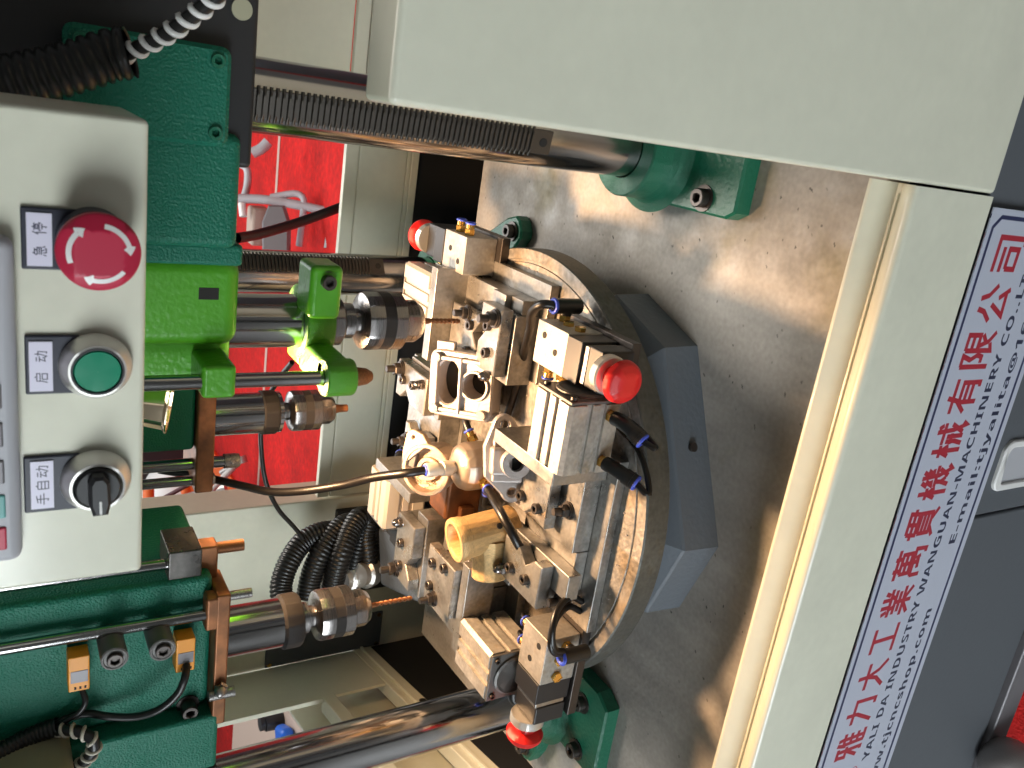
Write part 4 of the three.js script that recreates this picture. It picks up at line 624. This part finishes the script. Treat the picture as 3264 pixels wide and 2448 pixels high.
// side wall of the frame, turned a little
const sw = thing('side_frame', 'olive cream side wall of the machine frame with open welded rails', 'frame', [-0.645, 0, -0.52], -0);
{
  sw.rotation.y = Math.atan2(-0.972, 0.237);                   // local x runs towards the viewer along the wall
  part(sw, 'wall_panel', box(0.004, 0.168, 0.047, 1.0, 0.001, 0.006, 0.001), M.cream);
  part(sw, 'white_edge', box(0.1685, 0.174, 0.166, 1.0, -0.001, 0.007, 0.001), M.cream);
  part(sw, 'lower_rail', mg([box(0, 0.62, 0.009, 0.046, 0.0005, 0.028, 0.002), box(0.0, 0.62, 0.0265, 0.032, -0.004, 0.03, 0.001)]), M.cream);
  part(sw, 'middle_rail', box(0.16, 0.62, 0.142, 0.1655, 0.0, 0.03, 0.002), M.cream);
  part(sw, 'inner_sheet', box(0.05, 0.62, -0.03, 0.2, 0.05, 0.056, 0.001), M.cream);
  part(sw, 'dark_skirt', box(0, 0.62, -0.2, 0.0085, 0.002, 0.012, 0.002), M.dark);
  part(sw, 'bolt_hole', cyl(0.006, 0.002, 16).rotateX(Math.PI / 2), M.hole, [0.262, 0.018, -0.0002]);
}
const bench = thing('workbench', 'pinkish tan bench top with a dark red edge seen through the side frame', 'bench', [-2.0, -0.86, -1.9]);
part(bench, 'top', box(-1.5, 0.32, 0.53, 0.56, -0.7, 1.1, 0.004), M.tan); part(bench, 'edge', box(0.3205, 0.44, 0.5, 0.555, -0.7, 1.1, 0.004), M.maroon); for (const [x, z] of [[-1.4, -0.6], [0.25, -0.6], [0.25, 1.0], [-1.4, 1.0]]) part(bench, 'leg', box(x - 0.03, x + 0.03, 0, 0.5295, z - 0.03, z + 0.03, 0.004), M.maroon);
const jar = thing('black_jar', 'small black cylindrical jar standing on the tan bench', 'jar', [-1.995, -0.3, -1.9]); part(jar, 'body', lathe([[0.0001, 0], [0.035, 0], [0.037, 0.005], [0.034, 0.07], [0.0001, 0.072]], 28), M.black); part(jar, 'lid', lathe([[0.0001, 0.072], [0.028, 0.072], [0.028, 0.09], [0.0001, 0.092]], 24), M.black);
const plug = thing('blue_plug', 'blue plastic plug lying on the tan bench behind the left column', 'plug', [-1.975, -0.295, -1.77]); part(plug, 'body', metric(new RoundedBoxGeometry(0.09, 0.05, 0.11, 3, 0.02)).rotateY(0.5).translate(0, 0.025, 0), M.cobalt); part(plug, 'tip', rod([-0.02, 0.03, 0.05], [-0.07, 0.03, 0.14], 0.024, 20), M.cobalt);
// conduits looping out of the cable box, thin cables
{
  const R = (x, y, d) => at(700 + x * 0.5112, 1600 + y * 0.5112, d);
  [[[395, 650, 1.36], [385, 520, 1.37], [430, 380, 1.38], [520, 250, 1.4], [640, 190, 1.42], [760, 200, 1.45], [850, 300, 1.47]], [[545, 600, 1.4], [570, 470, 1.4], [630, 320, 1.4], [720, 190, 1.42], [800, 135, 1.44], [870, 180, 1.46], [900, 300, 1.47]], [[700, 590, 1.42], [715, 480, 1.41], [760, 320, 1.4], [820, 170, 1.42], [880, 95, 1.44], [930, 130, 1.46], [950, 300, 1.47]], [[830, 440, 1.46], [850, 330, 1.45], [880, 220, 1.45], [910, 130, 1.45]], [[935, 420, 1.46], [925, 300, 1.45], [915, 200, 1.45], [930, 120, 1.45]]].forEach((c, i) => {
    const pts = c.map((q) => R(...q)); single('conduit', ribbed(pts, i < 3 ? 0.0187 : 0.016, 0.006, 0.0022, 16), M.rubber, ['leftmost fat black corrugated loop at the rear cabinet, nearest the left chuck', 'second of the fat black corrugated loops at the rear cabinet', 'third fat black corrugated loop, beside the rear air cylinder', 'thin corrugated conduit below the third loop', 'thin corrugated conduit closest to the turntable'][i], 'conduit', 'corrugated conduits at the rear cabinet');
  });
  [[835, 455], [945, 425], [665, 455]].forEach(([x, y], i) => single('conduit_gland', along(lathe([[0.0001, 0], [0.026, 0], [0.027, 0.004], [0.027, 0.02], [0.022, 0.024], [0.021, 0.034], [0.0001, 0.036]], 28), V(0.1, 0.8, 0.4)).translate(...R(x, y, 1.47).toArray()), M.chrome, ['shiny conduit gland in the middle of the black cable box', 'shiny conduit gland nearest the turntable', 'shiny conduit gland nearest the left chuck'][i], 'gland', 'glands on the cable box'));
  const T = (x, y, d) => at(300 + x * 0.36166, 1050 + y * 0.36166, d);
  single('thin_cable', tube([T(1745, 290, 1.12), T(1640, 420, 1.16), T(1540, 590, 1.2), T(1475, 800, 1.24), T(1470, 1000, 1.26), T(1510, 1330, 1.28), T(1620, 1580, 1.32), T(1760, 1740, 1.36), R(530, 240, 1.39)], 0.0036, 70, 8), M.rubber, 'thin black cable hanging behind the rear chuck down to the conduits', 'cable');
  const Y = (x, y, d) => at(700 + x * 0.36166, 300 + y * 0.36166, d);
  single('black_strap', tube([Y(150, 1270, 1.3), Y(320, 1240, 1.35), Y(700, 1130, 1.45), Y(1030, 1010, 1.52), Y(1150, 960, 1.56)], 0.0085, 30, 10), M.rubber, 'black cable slanting across the red opening right of the middle', 'cable');
  // folding wire rack standing on the carpet beyond the machine
  const wr = thing('wire_rack', 'grey wire rack with a grey plastic pad on the red carpet beyond the opening', 'rack', Y(500, 1100, 4.6).toArray());
  const wire = (pts, r = 0.02, m = M.bezel) => pw(wr, 'wire', tube(pts.map((q) => Y(...q)), r, 30, 8), m);
  wire([[190, 620, 4.5], [240, 660, 4.5], [245, 800, 4.5], [200, 960, 4.5]]); wire([[170, 920, 4.4], [400, 930, 4.4], [700, 980, 4.4], [930, 1030, 4.4]], 0.024); wire([[700, 1340, 4.4], [740, 1000, 4.4], [740, 920, 4.4], [690, 880, 4.4], [450, 910, 4.4]], 0.018); wire([[950, 1360, 4.4], [990, 1100, 4.4], [1000, 1040, 4.4]], 0.02); wire([[290, 520, 4.4], [370, 480, 4.4], [430, 420, 4.4]], 0.028); wire([[210, 1080, 4.4], [195, 960, 4.4]], 0.02, M.white);
  pw(wr, 'pad', (() => { const s = shp([[-0.065, -0.24], [0.07, -0.24], [0.072, 0.0], [0.045, 0.085], [-0.035, 0.085], [-0.068, 0]]); const g = ex(s, 0.05, 0.01); const m = new THREE.Matrix4().makeBasis(CAMX, CAMY, CAMF.clone().negate()); return g.applyMatrix4(m).translate(...Y(510, 1140, 4.35).toArray()); })(), M.plate);
  pw(wr, 'tag', new RoundedBoxGeometry(0.2, 0.1, 0.12, 2, 0.02).translate(...Y(340, 1160, 4.5).toArray()), M.tan);
  // orange trestle and clutter far off
  const og = thing('orange_trestle', 'orange painted trestle legs at the left edge of the red area', 'trestle', T(760, 1500, 5.6).toArray());
  const bar = (a, b, r, m, n = 'leg') => pw(og, n, rod(T(...a), T(...b), r, 12), m);
  bar([480, 1340, 5.5], [480, 1660, 5.5], 0.035, M.orange); bar([790, 1300, 5.4], [840, 1640, 5.4], 0.03, M.orange); bar([970, 1350, 5.4], [850, 1640, 5.4], 0.04, M.orange); 
  pw(og, 'brace', ex(shp([[0, 0], [0.45, 0], [0.1, 0.5]]), 0.05, 0.006).applyMatrix4(new THREE.Matrix4().makeBasis(CAMX, CAMY, CAMF.clone().negate())).translate(...T(800, 1560, 5.45).toArray()), M.orange);
  bar([500, 1580, 5.2], [1160, 1390, 5.2], 0.03, M.chrome, 'tie_bar'); bar([480, 1660, 5.2], [860, 1520, 5.2], 0.016, M.maroon, 'tie_bar'); bar([480, 1560, 5.3], [900, 1330, 5.3], 0.014, M.maroon, 'tie_bar');
  single('white_bundle', new THREE.IcosahedronGeometry(0.3, 2).scale(1.2, 0.9, 0.8).translate(...T(720, 1560, 6.2).toArray()), M.white, 'crumpled white bundle behind the orange trestle', 'bundle');
  single('dark_crate', metric(new RoundedBoxGeometry(0.5, 0.7, 0.5, 2, 0.05)).translate(...T(570, 1420, 6.4).toArray()), M.dark, 'dark crate behind the orange trestle', 'crate');
  single('pale_backdrop', box(-9, 2.2, -0.85, 3.2, -9.1, -9.0, 0.01), M.white, 'white stand wall far behind the orange trestle', 'wall');
  const st2 = thing('tripod_stand', 'small thin grey tripod on the red carpet left of the rear drill', 'stand', T(1270, 1180, 4.6).toArray());
  for (const [a, b] of [[[1300, 1140, 4.6], [1130, 1300, 4.6]], [[1290, 1160, 4.6], [960, 1500, 4.5]], [[1310, 1150, 4.6], [1120, 1260, 4.7]]]) pw(st2, 'leg', rod(T(...a), T(...b), 0.014, 8), M.castAlu); pw(st2, 'head', rod(T(1290, 1120, 4.6), T(1310, 1180, 4.6), 0.03, 10), M.castAlu);
  // drive box behind the disc
  single('drive_housing', metric(new RoundedBoxGeometry(0.1, 0.09, 0.15, 3, 0.008)).rotateY(0.35).translate(-0.31, 0.045, -0.285), M.base, 'blue grey drive housing behind the turntable under the conduits', 'housing');
}
renderer.render(scene, camera);
